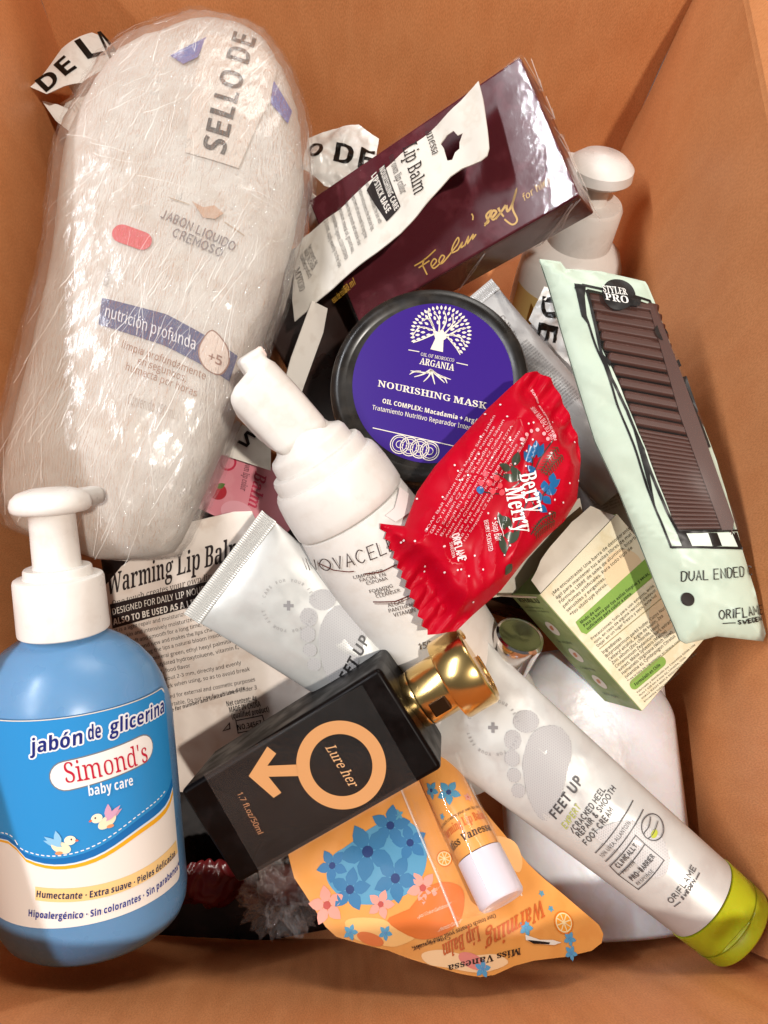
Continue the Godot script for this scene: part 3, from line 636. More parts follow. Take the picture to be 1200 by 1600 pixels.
func foot_mark(ink: Ink, at: Callable, second: bool) -> void:
	# a plus sign within a ring of words, five toes and a sole
	var dots := "b7b4b2"
	var deep := "a7a4a3"
	var p := func(x: float, y: float) -> Vector2: return at.call(x, y)
	var c: Vector2 = p.call(0, 0)
	var ex: Vector2 = p.call(1, 0) - c
	var ey: Vector2 = p.call(0, 1) - c
	for s in [ex, ey]:
		var q: Vector2 = ey if s == ex else ex
		ink.poly(PackedVector2Array([c + s * 8 + q * 2.6, c + s * 8 - q * 2.6, c - s * 8 - q * 2.6, c - s * 8 + q * 2.6]), "8d8a8a", "emblem")
		ink.lift += 0.00004
	var words := "CARE FOR YOUR FEET · CARE FOR YOUR FEET · "
	for k in words.length():
		if words[k] == " ":
			continue
		var a := PI - 0.35 - TAU * k / words.length()
		var rad := ex * cos(a) + ey * sin(a)
		var tan_ := ex * sin(a) - ey * cos(a)
		var wd: float = Ink.letters(words[k], "Droid Sans", 0.0).w * 4.6
		ink.text(words[k], c + rad * 39 - tan_ * wd * 0.5, c + rad * 39 + tan_ * wd * 0.5, c + rad * 43.8 - tan_ * wd * 0.5, "9a9796")
	for toe in [[54, 10, 21, 17], [32, -18, 14, 15], [31, -46, 12, 13], [34, -72, 11, 11], [41, -96, 11, 11]]:
		var o := PackedVector2Array()
		for i in 26:
			var a := TAU * i / 26
			o.append(p.call(toe[0] + toe[2] * cos(a), toe[1] + toe[3] * sin(a)))
		hatch(ink, o, dots, deep, ex, ey)
	var sole := PackedVector2Array()
	for q in [[84, 2], [106, 2], [123, -14], [127, -36], [119, -62], [111, -90], [100, -120], [86, -140], [72, -134], [58, -108], [50, -76], [48, -48], [56, -20], [70, -3], [84, 2]]:
		sole.append(p.call(q[0], q[1]))
	hatch(ink, Ink.smooth(sole, 4).slice(0, -1), dots, deep, ex, ey)

func hatch(ink: Ink, o: PackedVector2Array, light: String, dark: String, ex: Vector2, ey: Vector2) -> void:
	ink.lift = 0.0003
	ink.poly(o, light, "emblem")
	ink.lift = 0.00045
	var box := Rect2(o[0], Vector2.ZERO)
	for q in o:
		box = box.expand(q)
	var pitch := ex.length() * 4.2
	var nx := int(box.size.length() / pitch) + 2
	var mid := box.get_center()
	for i in range(-nx, nx):
		for j in range(-nx, nx):
			var q := mid + Vector2(i + 0.5 * (j % 2), j * 0.8).rotated(0.6) * pitch
			if box.has_point(q) and Geometry2D.is_point_in_polygon(q, o):
				ink.poly(Ink.oval(q, pitch * 0.3, pitch * 0.17, 0.6, 6), dark, "emblem")

func foot_tube_upper() -> void:
	var o := thing("foot_cream_tube", "silver grey foot cream tube with its crimped end up, under the black perfume", "tube", Transform3D(Vector3(-0.58483, -0.29211, 0.75673), Vector3(0.8105, -0.24794, 0.53067), Vector3(0.03261, 0.92369, 0.38176), Vector3(-0.04375, 0.13354, -0.08488)), "foot cream tubes")
	var hw := 0.05788 * 0.5
	var m := worn("#c3c2bd", 0.36, "#bdb8b3", 0.6, 9.0, 111)
	m.metallic = 0.25
	var L := 0.15
	tube_body(L, hw, 0.0205, 0.0085, m, o)
	var ink := Ink.new(tube_shape(L, hw, 0.0205), 0.005)
	ink.lift = 0.0003
	var q: Array = [Vector2(-0.00252, 0.02706), Vector2(-0.01973, 0.05055), Vector2(-0.02595, 0.00954)]
	var ex: Vector2 = (q[1] - q[0]) / 102.0
	var ey: Vector2 = (q[2] - q[0]) / 106.0
	foot_mark(ink, func(x, y): return q[0] + ex * x * 1.0 + ey * y, false)
	ink.lift = 0.0006
	ink.text("FEET UP", Vector2(0.01267, 0.06993), Vector2(-0.01201, 0.06581), Vector2(0.01267, 0.06485), "2b2828", "Droid Sans Bold", 0.0)
	printed(ink, o, 0.4)

func foot_tube_lower() -> void:
	var o := thing("foot_cream_tube", "silver grey foot cream tube with a lime green flip cap", "tube", Transform3D(Vector3(-0.60674, -0.28826, 0.74079), Vector3(0.78056, -0.03981, 0.62381), Vector3(-0.15033, 0.95672, 0.24916), Vector3(0.05338, 0.12314, -0.03423)), "foot cream tubes")
	var hw := 0.05684 * 0.5
	var r := 0.03925 * 0.49
	var ends: Array = [Vector2(-0.00018, 0.01288), Vector2(0.00052, 0.14042), Vector2(0, 0.15464)]
	var L: float = ends[1].y
	var m := worn("#cbcac5", 0.36, "#bdb8b3", 0.6, 9.0, 112)
	m.metallic = 0.2
	tube_body(L, hw, r, 0.0085, m, o)
	# cap: a short cylinder with a flip lid, its thumb dent on the front
	var lime := worn("#a9ad1c", 0.3, "#8d9114", 0.4, 12.0, 113)
	lime.subsurf_scatter_enabled = true
	lime.subsurf_scatter_strength = 0.2
	var g := Geo.new()
	var H := r * 1.05
	g.grid(func(u, v):
		var a: float = TAU * u
		var y: float = v * H
		var rr: float = r * (1.03 - 0.06 * v)
		if v > 0.92:
			rr *= 1.0 - pow((v - 0.92) / 0.08, 2.0) * 0.12
		var dent: float = exp(-pow((y - H * 0.5) / (H * 0.26), 2.0) - pow(sin(a * 0.5 - 0.05) / 0.21, 4.0)) * (1.0 if cos(a) > 0.0 else 0.0)
		rr -= dent * r * 0.16
		if absf(y - H * 0.62) < H * 0.012:
			rr -= r * 0.02
		return Vector3(rr * sin(a), L + 0.0006 + y, rr * cos(a)), 120, 80, Vector3(0, L + H * 0.5, 0), true, true)
	g.lathe(path2([r * 0.9, L + 0.0006, r * 1.03, L + 0.0006]), 60)
	g.lathe(path2([r * 0.855, L + 0.0006 + H, 0.0, L + 0.0012 + H]), 60)
	part("flip_cap", g, lime, o)
	part("hinge_line", Geo.new().lathe(path2([r * 0.99, L + H * 0.635, r * 1.006, L + H * 0.636, r * 1.004, L + H * 0.65, r * 0.98, L + H * 0.651]), 60), plain("#7f8412", 0.4), o)
	var ink := Ink.new(tube_shape(L, hw, r), 0.005)
	ink.lift = 0.0003
	var q: Array = [Vector2(-0.00035, 0.02539), Vector2(-0.01825, 0.04683), Vector2(-0.02237, 0.00802)]
	var ex: Vector2 = (q[1] - q[0]) / 104.0
	var ey: Vector2 = (q[2] - q[0]) / 100.0
	foot_mark(ink, func(x, y): return q[0] + ex * x + ey * y, true)
	# the second, paler print under the small type
	ink.lift = 0.0003
	hatch(ink, Ink.smooth(PackedVector2Array([Vector2(0.00717, 0.0855), Vector2(-0.00264, 0.08802), Vector2(-0.00954, 0.09611), Vector2(-0.01068, 0.1072), Vector2(-0.0053, 0.11462), Vector2(0.00058, 0.11582), Vector2(0.00477, 0.11175), Vector2(0.0041, 0.10126), Vector2(0.00717, 0.0855)]), 4).slice(0, -1), "c9c6c3", "bab6b4", ex, ey)
	ink.lift = 0.0006
	var dark := "4b4848"
	ink.text("FEET UP", Vector2(0.01245, 0.06991), Vector2(-0.00775, 0.06851), Vector2(0.01223, 0.06563), dark, "Droid Sans Bold")
	ink.thin("EXPERT", Vector2(0.0126, 0.07548), Vector2(0.0014, 0.07425), Vector2(0.01235, 0.0729), 0.0004, "a9ad5a")
	ink.thin("/CRACKED HEEL", Vector2(0.01202, 0.0789), Vector2(-0.01113, 0.07785), Vector2(0.01198, 0.0765), 0.0004, dark)
	ink.thin("REPAIR & SMOOTH", Vector2(0.01153, 0.08191), Vector2(-0.01405, 0.0813), Vector2(0.01149, 0.07951), 0.0004, dark)
	ink.thin("FOOT CREAM", Vector2(0.01213, 0.08608), Vector2(-0.00668, 0.08532), Vector2(0.01209, 0.08369), 0.0004, dark)
	ink.stroke(PackedVector2Array([Vector2(0.01238, 0.09065), Vector2(-0.0149, 0.08968)]), 0.0004, dark)
	ink.text("10% UREA, ALLANTOIN", Vector2(0.01194, 0.094), Vector2(-0.00716, 0.09363), Vector2(0.01197, 0.09235), dark)
	ink.stroke(PackedVector2Array([Vector2(0.01232, 0.09597), Vector2(-0.0147, 0.09516)]), 0.0004, dark)
	ink.stroke(PackedVector2Array([Vector2(0.01257, 0.0985), Vector2(-0.0046, 0.09794), Vector2(-0.00429, 0.10283), Vector2(0.01306, 0.10355), Vector2(0.01257, 0.0985)]), 0.0004, dark)
	ink.stroke(PackedVector2Array([Vector2(0.01306, 0.10355), Vector2(-0.00429, 0.10283), Vector2(-0.00426, 0.11244), Vector2(0.01224, 0.11288), Vector2(0.01306, 0.10355)]), 0.0004, dark)
	ink.thin("CLINICALLY", Vector2(0.01074, 0.10143), Vector2(-0.00161, 0.10091), Vector2(0.01073, 0.09942), 0.0004, dark)
	ink.text("PROVEN", Vector2(0.01123, 0.10447), Vector2(0.00432, 0.10447), Vector2(0.01109, 0.10303), dark)
	ink.thin("PRO-BARRIER", Vector2(0.01089, 0.10886), Vector2(-0.0029, 0.10886), Vector2(0.01089, 0.10686), 0.0004, dark)
	ink.text("RESPONSE", Vector2(0.01097, 0.11157), Vector2(0.00201, 0.11196), Vector2(0.01083, 0.11013), dark)
	var hub: Array = [Vector2(-0.01149, 0.10195)]
	ink.ring(hub[0], 0.0046, 0.005, dark)
	ink.poly(Ink.oval(hub[0] + Vector2(0.0016, 0.0018), 0.0018, 0.0012), "b4bb3c", "emblem")
	ink.stroke(Ink.smooth(PackedVector2Array([Vector2(-0.01428, 0.09914), Vector2(-0.01088, 0.10042), Vector2(-0.00725, 0.10022), Vector2(-0.00681, 0.10255), Vector2(-0.01019, 0.10327), Vector2(-0.01487, 0.10267)]), 4), 0.00035, dark)
	ink.thin("ORIFLAME", Vector2(0.00745, 0.12531), Vector2(-0.0101, 0.12464), Vector2(0.00761, 0.12315), 0.00036, dark)
	ink.thin("SWEDEN", Vector2(0.00329, 0.12735), Vector2(-0.00567, 0.12704), Vector2(0.00297, 0.12613), 0.00036, dark)
	ink.stroke(PackedVector2Array([Vector2(0.00779, 0.12688), Vector2(0.00441, 0.12723)]), 0.0004, dark)
	ink.stroke(PackedVector2Array([Vector2(-0.00646, 0.12676), Vector2(-0.0095, 0.12672)]), 0.0004, dark)
	printed(ink, o, 0.4)

# ---------------------------------------------------------------- deodorant carton
func deodorant_carton() -> void:
	var o := thing("deodorant_carton", "opened green and cream deodorant carton with printed instructions", "carton", Transform3D(Vector3(0.7073, 0.02538, -0.70646), Vector3(-0.6832, 0.28121, -0.67391), Vector3(0.18156, 0.95931, 0.21623), Vector3(0.14256, 0.12598, -0.02477)))
	var s: Array = [Vector2(0.0004, 0.07293), Vector2(0.05459, -0.00682)]
	var w: float = s[1].x
	var h: float = s[0].y
	var d := 0.034
	var t := 0.0006
	var cream := worn("#e9dfc0", 0.5, "#d8c79c", 0.5, 10.0, 121)
	var green := worn("#93a468", 0.5, "#a8b583", 0.5, 10.0, 122)
	var inside := worn("#e6dccb", 0.6, "#d2c3ac", 0.5, 10.0, 123)
	part("front_panel", Geo.new().rbox(Vector3(w / 2, h / 2, -t / 2), Vector3(w, h, t), 0.0003), cream, o)
	part("back_panel", Geo.new().rbox(Vector3(w / 2, h / 2, -d + t / 2), Vector3(w, h, t), 0.0003), green, o)
	part("side_panel", Geo.new().rbox(Vector3(t / 2 - 0.0003, h / 2, -d / 2), Vector3(t, h, d - t * 2.0), 0.0003), green, o)
	part("side_panel", Geo.new().rbox(Vector3(w - t / 2 + 0.0003, h / 2, -d / 2), Vector3(t, h, d - t * 2.0), 0.0003), green, o)
	part("bottom_panel", Geo.new().rbox(Vector3(w / 2, t / 2 - 0.0004, -d / 2), Vector3(w - t, t, d - t * 2.0), 0.0003), green, o)
	# flaps at the torn open end
	var f1 := func(p: Vector2) -> Vector3: return Vector3(p.x, h - 0.001 + p.y * 0.55 + 0.002 * sin(p.x * 90.0) * p.y * 30.0, -d + 0.002 + p.y * 0.55)
	part("tuck_flap", Geo.new().slab(path2([0.0, 0.0, w, 0.0, w * 0.97, 0.03, w * 0.7, 0.04, w * 0.3, 0.042, -0.002, 0.036, -0.012, 0.02]), f1, t, 0.006), inside, o)
	var f2 := func(p: Vector2) -> Vector3: return Vector3(p.x, h + p.y * 0.75, -0.001 - p.y * 0.6 + 0.0015 * sin(p.x * 200.0) * minf(1.0, p.y * 200.0))
	part("torn_flap", Geo.new().slab(path2([0.001, 0.0, w - 0.001, 0.0, w - 0.003, 0.012, w * 0.7, 0.014, w * 0.5, 0.0125, w * 0.25, 0.0115, 0.003, 0.008]), f2, t, 0.005), inside, o)
	var f3 := func(p: Vector2) -> Vector3: return Vector3(-0.001 - p.y * 0.5, h - 0.0005 + p.y * 0.55, -0.003 - p.x)
	part("dust_flap", Geo.new().slab(path2([0.0, 0.0, d - 0.006, 0.0, d - 0.009, 0.014, 0.006, 0.016]), f3, t, 0.005), inside, o)
	var ink := Ink.new(flat, 0.0)
	ink.lift = 0.00012
	# blush discs behind the text
	var blob: Array = [Vector2(0.0382, 0.05155), Vector2(0.04255, 0.02506)]
	ink.poly(Ink.oval(blob[0], 0.0105, 0.0105), "eacfa6", "print")
	ink.poly(Ink.oval(blob[1], 0.013, 0.008, 0.4), "eacfa6", "print")
	ink.lift = 0.0002
	ink.poly(PackedVector2Array([Vector2(0.00393, 0.05219), Vector2(0.05055, 0.04824), Vector2(0.04935, 0.04038), Vector2(0.04666, 0.03962), Vector2(0.00401, 0.04454), Vector2(0.00277, 0.04693)]), "84a84c", "label_band")
	ink.poly(Ink.capsule(Vector2(0.00555, 0.01156), Vector2(0.02274, 0.00888), 0.0024), "84a84c", "label_band")
	ink.lift = 0.0003
	var dark := "3a3a2c"
	ink.lines(["¡Me encontraste! Una barra de desodorante", "ágil para mantener tus axilas libres de mal", "Fórmula LIBRE de sales de aluminio, bicarb", "perfumes artificiales. Para todo tipo de", "sensibles y exigentes.", "*No obstruye poros."], Vector2(0.00434, 0.06843), Vector2(0.05483, 0.0634), Vector2(0.00446, 0.0699), Vector2(0.00413, 0.05557), dark, "Droid Sans")
	ink.lines(["Modo de uso", "Pasa la barra por tus axilas limpias y secas,", "suficiente para cubrir a zona."], Vector2(0.0054, 0.04959), Vector2(0.04701, 0.04378), Vector2(0.00551, 0.05107), Vector2(0.00568, 0.04532), "2c3a1c", "Droid Sans Bold")
	ink.lines(["Precauciones: Solo para uso externo, evite", "ojos, en caso de alguna reacción desfavor", "Dejar en un lugar fresco y seco, evite luz"], Vector2(0.00426, 0.04069), Vector2(0.04489, 0.03596), Vector2(0.00418, 0.04197), Vector2(0.00411, 0.03642), dark)
	ink.stroke(PackedVector2Array([Vector2(0.00397, 0.03536), Vector2(0.04404, 0.0294)]), 0.0003, "9a8f66")
	ink.lines(["Ingredientes", "Butyrospermum parkii butter, Cocos Nucifera", "Cetearyl alcohol, Argile de kaolin, Zea", "Zinc sebum (Zinc chloride, Hexyl", "Cinnamomum Zeylanicum bark extract", "extract, Malva Sylvestris (Mallow)", "Hamamelis Virginiana (Witch hazel)", "(vitamina e), Cymbopogon Citratus"], Vector2(0.00373, 0.03237), Vector2(0.04567, 0.02622), Vector2(0.00385, 0.03387), Vector2(0.00436, 0.01641), dark)
	ink.text("*Lea la lista de ingredientes en lengua común", Vector2(0.00404, 0.01469), Vector2(0.03835, 0.00848), Vector2(0.00398, 0.01556), dark)
	ink.stroke(PackedVector2Array([Vector2(0.00412, 0.01339), Vector2(0.04228, 0.008)]), 0.0003, "9a8f66")
	ink.text("Formulado en Chile", Vector2(0.00541, 0.01048), Vector2(0.02125, 0.00788), Vector2(0.00552, 0.012), "2c3a1c", "Droid Sans Bold")
	ink.lines(["Fabricado y distribuido por Cosmética Sólida Ltda", "Ruta F 528 km 4 sitio 62, Limache, Chile", "KHALÚ ©2022 MARCA REGISTRADA N.1265984", "Encuentra todas las barras en:"], Vector2(0.00386, 0.00755), Vector2(0.04117, 0.0016), Vector2(0.0038, 0.00842), Vector2(0.00356, 0.00213), dark)
	printed(ink, o, 0.5)
	var side := Ink.new(func(p: Vector2): return Vector3(-0.0003, p.y, p.x - d), 0.0)
	side.lift = 0.0002
	side.text("KHALÚ", Vector2(0.006, h * 0.93), Vector2(0.028, h * 0.93), Vector2(0.006, h * 0.97), "2f3520", "Droid Sans Bold")
	side.lines(["desodorante y", "natural en barra"], Vector2(0.006, h * 0.88), Vector2(0.028, h * 0.88), Vector2(0.006, h * 0.895), Vector2(0.006, h * 0.85), "3a4228")
	for k in 3:
		var c := Vector2(0.016, h * (0.7 - 0.24 * k))
		side.lift = 0.0002
		side.poly(Ink.oval(c, 0.0045, 0.0045), "f0e6d6", "emblem")
		side.lift = 0.0003
		side.poly(Ink.leafy(c + Vector2(-0.002, -0.001), c + Vector2(0.002, 0.002), 0.0014), "d98a62", "emblem")
		side.text(["Sin alcohol", "Cruelty free", "100% vegano"][k], c + Vector2(-0.007, -0.0095), c + Vector2(0.007, -0.0095), c + Vector2(-0.007, -0.0078), "3a4228")
	printed(side, o, 0.5, ["side_panel"])

# ---------------------------------------------------------------- comb in its pouch
func comb_pouch() -> void:
	var o := thing("comb_pouch", "mint green plastic pouch with a clear window showing a brown comb", "pouch", Transform3D(Vector3(0.9394, 0.19185, -0.28413), Vector3(-0.32378, 0.22404, -0.91922), Vector3(-0.1127, 0.95551, 0.27258), Vector3(0.17012, 0.15521, -0.05297)))
	var rim := PackedVector2Array([Vector2(-0.02159, 0.18595), Vector2(-0.01305, 0.18177), Vector2(-0.01191, 0.17797), Vector2(0.00278, 0.17168), Vector2(0.01948, 0.16102), Vector2(0.01998, 0.15901), Vector2(0.0204, 0.15151), Vector2(0.02061, 0.13129), Vector2(0.02079, 0.10428), Vector2(0.0226, 0.09075), Vector2(0.02304, 0.07504), Vector2(0.02061, 0.03436), Vector2(0.01986, 0.01553), Vector2(0.01808, -0.00284), Vector2(0.01595, -0.00565), Vector2(-0.00207, 0.0024), Vector2(-0.0157, 0.00324), Vector2(-0.01778, 0.00565), Vector2(-0.01815, 0.01307), Vector2(-0.01941, 0.02814), Vector2(-0.02052, 0.05064), Vector2(-0.02171, 0.07484), Vector2(-0.02451, 0.09978), Vector2(-0.02386, 0.12377), Vector2(-0.02281, 0.15089), Vector2(-0.02172, 0.17206)])
	var mid := Vector2.ZERO
	for q in rim:
		mid += q / rim.size()
	var bulge := func(p: Vector2) -> Vector3:
		var e := 1.0
		for k in rim.size():
			e = minf(e, p.distance_to(Geometry2D.get_closest_point_to_segment(p, rim[k], rim[(k + 1) % rim.size()])) / 0.016)
		if not Geometry2D.is_point_in_polygon(p, rim):
			e = 0.0
		var lumps := wild.get_noise_2d(p.x * 24.0, p.y * 24.0) * 0.0014 + (0.5 - absf(wild.get_noise_2d(p.x * 30.0 + p.y * 18.0, p.y * 9.0))) * 0.0016
		return Vector3(p.x, p.y, 0.0055 * pow(sin(clampf(e, 0.0, 1.0) * PI * 0.5), 0.7) + lumps * (0.4 + e))
	var under := func(p: Vector2) -> Vector3:
		var b: Vector3 = bulge.call(p)
		return Vector3(p.x, p.y, -b.z * 0.8 - 0.001)
	# the window, cut out of the mint front
	var win := PackedVector2Array([Vector2(-0.00765, 0.16478), Vector2(0.01698, 0.15022), Vector2(0.01851, 0.13383), Vector2(0.01943, 0.1244), Vector2(0.01941, 0.11229), Vector2(0.0207, 0.09378), Vector2(0.02016, 0.08197), Vector2(0.01934, 0.06435), Vector2(0.02037, 0.05214), Vector2(0.01989, 0.04402), Vector2(-0.00552, 0.04992), Vector2(-0.00539, 0.06056), Vector2(-0.0065, 0.07881), Vector2(-0.0071, 0.10304), Vector2(-0.00823, 0.12156), Vector2(-0.00982, 0.13884), Vector2(-0.00926, 0.14936)])
	var mint := worn("#c3d2bf", 0.42, "#b0c2ae", 0.35, 8.0, 131)
	var pieces := Geometry2D.clip_polygons(rim, win)
	# split the front in two so that the window is no island
	var top_half := PackedVector2Array([Vector2(-0.2, 0.06), Vector2(0.2, 0.06), Vector2(0.2, 0.4), Vector2(-0.2, 0.4)])
	var low_half := PackedVector2Array([Vector2(-0.2, 0.06), Vector2(0.2, 0.06), Vector2(0.2, -0.2), Vector2(-0.2, -0.2)])
	var front := Geo.new()
	for hf in [top_half, low_half]:
		for pc in Geometry2D.intersect_polygons(rim, hf):
			for bit in Geometry2D.clip_polygons(pc, win):
				if not Geometry2D.is_polygon_clockwise(bit):
					front.slab(bit, bulge, 0.00015, 0.004)
	part("front_sheet", front, mint, o)
	var back := Geo.new()
	back.slab(rim, under, 0.00015, 0.006)
	part("back_sheet", back, mint, o)
	var pane := Geo.new()
	pane.slab(win, func(p: Vector2): return Vector3(p.x, p.y, 0.0058 + 0.0004 * soft.get_noise_2d(p.x * 30.0, p.y * 20.0)), 0.0001, 0.004)
	var clear := film(0.004, 0.1, 0.0, Vector3(20, 8, 20), 133)
	clear.metallic_specular = 0.2
	part("clear_window", pane, clear, o)
	var ink := Ink.new(bulge, 0.004)
	var blk := "1d1a19"
	ink.lift = 0.0003
	# frame drawn round the window, with film-strip bars
	ink.poly(PackedVector2Array([Vector2(-0.01228, 0.16883), Vector2(-0.00762, 0.16662), Vector2(-0.00984, 0.16183), Vector2(-0.01239, 0.14981), Vector2(-0.0137, 0.15393)]), blk)
	ink.stroke(PackedVector2Array([Vector2(-0.00924, 0.16717), Vector2(0.01745, 0.15159), Vector2(0.0187, 0.13437), Vector2(0.01981, 0.11518), Vector2(0.02117, 0.09513), Vector2(0.02121, 0.08162)]), 0.0012, blk)
	ink.stroke(PackedVector2Array([Vector2(-0.01221, 0.16726), Vector2(-0.01192, 0.14414), Vector2(-0.01126, 0.13018), Vector2(-0.01146, 0.11204), Vector2(-0.01078, 0.09222), Vector2(-0.01093, 0.07877), Vector2(-0.01067, 0.06228), Vector2(-0.00998, 0.04545)]), 0.0009, blk)
	ink.stroke(PackedVector2Array([Vector2(-0.0081, 0.16432), Vector2(-0.01048, 0.13601), Vector2(-0.01044, 0.12382), Vector2(-0.00838, 0.10799), Vector2(-0.00782, 0.07925), Vector2(-0.00644, 0.0609), Vector2(-0.00533, 0.05045)]), 0.0012, blk)
	ink.stroke(PackedVector2Array([Vector2(-0.00988, 0.04571), Vector2(0.00274, 0.04162), Vector2(0.02088, 0.03515)]), 0.0011, blk)
	ink.stroke(PackedVector2Array([Vector2(-0.00577, 0.05089), Vector2(0.00756, 0.04714), Vector2(0.02084, 0.04342)]), 0.0009, blk)
	ink.lift = 0.00025
	ink.poly(PackedVector2Array([Vector2(-0.00217, 0.04942), Vector2(0.00685, 0.04678), Vector2(0.00712, 0.04079), Vector2(-0.00154, 0.0436)]), "dfeadd")
	ink.poly(PackedVector2Array([Vector2(0.01053, 0.04559), Vector2(0.01848, 0.0433), Vector2(0.01907, 0.03662), Vector2(0.01079, 0.0396)]), "dfeade")
	ink.lift = 0.0003
	ink.poly(PackedVector2Array([Vector2(-0.00586, 0.05062), Vector2(-0.00217, 0.04942), Vector2(-0.00154, 0.0436), Vector2(-0.00558, 0.04461)]), blk)
	ink.poly(PackedVector2Array([Vector2(0.00659, 0.04687), Vector2(0.01053, 0.04559), Vector2(0.01079, 0.0396), Vector2(0.00677, 0.04061)]), blk)
	ink.poly(PackedVector2Array([Vector2(0.01743, 0.04364), Vector2(0.02005, 0.04279), Vector2(0.02045, 0.03558), Vector2(0.01836, 0.03626)]), blk)
	ink.poly(PackedVector2Array([Vector2(-0.01175, 0.13492), Vector2(-0.01031, 0.13565), Vector2(-0.00812, 0.13065), Vector2(-0.0094, 0.12864), Vector2(-0.01069, 0.13364)]), blk)
	ink.poly(PackedVector2Array([Vector2(-0.00843, 0.10348), Vector2(-0.00726, 0.08955), Vector2(-0.00933, 0.07138), Vector2(-0.01029, 0.06513), Vector2(-0.01026, 0.07556), Vector2(-0.00946, 0.09178)]), blk)
	ink.poly(Ink.oval(Vector2(0.01783, 0.13619), 0.0032, 0.004, 0.4), blk, "emblem")
	ink.poly(PackedVector2Array([Vector2(0.0194, 0.12259), Vector2(0.02189, 0.12296), Vector2(0.02202, 0.11988), Vector2(0.01943, 0.11924)]), blk)
	ink.poly(PackedVector2Array([Vector2(0.02034, 0.115), Vector2(0.02264, 0.11483), Vector2(0.02238, 0.09863), Vector2(0.02058, 0.09683)]), blk)
	ink.lift = 0.00045
	ink.poly(Ink.oval(Vector2(0.00484, 0.15835), 0.0074, 0.0073, 0.0, 40), blk, "emblem")
	ink.poly(PackedVector2Array([Vector2(0.01053, 0.15488), Vector2(0.014, 0.15369), Vector2(0.01162, 0.15021), Vector2(0.00735, 0.15167)]), blk)
	ink.lift = 0.0006
	ink.text("STYLER", Vector2(-0.0014, 0.1611), Vector2(0.00804, 0.15634), Vector2(-0.00091, 0.16432), "f2efe8", "Droid Serif Bold")
	ink.text("PRO", Vector2(-0.00171, 0.15752), Vector2(0.00736, 0.15258), Vector2(-0.00122, 0.16074), "f2efe8", "Droid Serif Bold")
	ink.thin("DUAL ENDED C", Vector2(-0.01014, 0.03046), Vector2(0.0212, 0.02271), Vector2(-0.00904, 0.03452), 0.00042, blk)
	ink.thin("ORIFLAME", Vector2(-0.00031, 0.01001), Vector2(0.01961, 0.00569), Vector2(0.0007, 0.01378), 0.00042, blk)
	ink.thin("SWEDEN", Vector2(0.00689, 0.00567), Vector2(0.0174, 0.00348), Vector2(0.00717, 0.00733), 0.00045, blk)
	ink.stroke(PackedVector2Array([Vector2(0.00072, 0.00793), Vector2(0.00603, 0.00653)]), 0.0004, blk)
	ink.poly(Ink.oval(Vector2(-0.01006, 0.0222), 0.0026, 0.003, 0.0, 26), "2a211c", "hang_hole")
	printed(ink, o, 0.4)
	# the comb inside, its teeth from a spine at the right
	var c := thing("hair_comb", "dark brown comb with coarse and fine teeth inside the mint pouch", "comb", Transform3D(Vector3(0.9394, 0.19185, -0.28413), Vector3(-0.32378, 0.22404, -0.91922), Vector3(-0.1127, 0.95551, 0.27258), Vector3(0.17012, 0.15521, -0.05297)))
	var brown := plain("#472216", 0.45)
	var sp := PackedVector2Array([Vector2(0.01605, 0.14748), Vector2(0.01909, 0.14767), Vector2(0.01956, 0.12132), Vector2(0.02012, 0.09037), Vector2(0.02004, 0.04781), Vector2(0.01706, 0.04258), Vector2(0.01392, 0.0436), Vector2(0.01356, 0.06625), Vector2(0.01318, 0.09929)])
	part("spine", Geo.new().slab(sp, func(p: Vector2): return Vector3(p.x, p.y, 0.0036), 0.004, 0.02), brown, c)
	var lft := PackedVector2Array([Vector2(-0.00775, 0.16358), Vector2(-0.00795, 0.13821), Vector2(-0.00664, 0.10439), Vector2(-0.00563, 0.07703), Vector2(-0.00533, 0.05045)])
	var rgt := PackedVector2Array([Vector2(0.0165, 0.14794), Vector2(0.01584, 0.12257), Vector2(0.01621, 0.08927), Vector2(0.01567, 0.06555), Vector2(0.01497, 0.04326)])
	var along := func(q: PackedVector2Array, u: float) -> Vector2:
		var k := mini(int(u * 4.0), 3)
		return q[k].lerp(q[k + 1], u * 4.0 - k)
	var u := 0.012
	var n := 0
	while u < 0.985:
		var gap := 0.045 if n < 12 else 0.0192
		var a: Vector2 = along.call(lft, u)
		var b: Vector2 = along.call(rgt, u) + Vector2(0.004, 0)
		var ln := a.distance_to(b)
		var tooth := Geo.new()
		var th := gap * 0.185 * 0.56
		tooth.rbox(Vector3.ZERO, Vector3(ln, th, 0.0032), th * 0.42)
		var tn := part("tooth", tooth, brown, c)
		tn.transform = Transform3D(Basis(Vector3.BACK, (b - a).angle()), Vector3((a.x + b.x) * 0.5, (a.y + b.y) * 0.5, 0.0016))
		u += gap
		n += 1
	var core := Geo.new()
	core.slab(PackedVector2Array([Vector2(-0.00758, 0.16229), Vector2(0.01464, 0.14857), Vector2(0.01488, 0.07177), Vector2(0.015, 0.04502), Vector2(-0.0041, 0.05064), Vector2(-0.00588, 0.0936)]), func(p: Vector2): return Vector3(p.x, p.y, -0.0022), 0.001, 0.02)
	part("web", core, plain("#1c0f0b", 0.6), c)

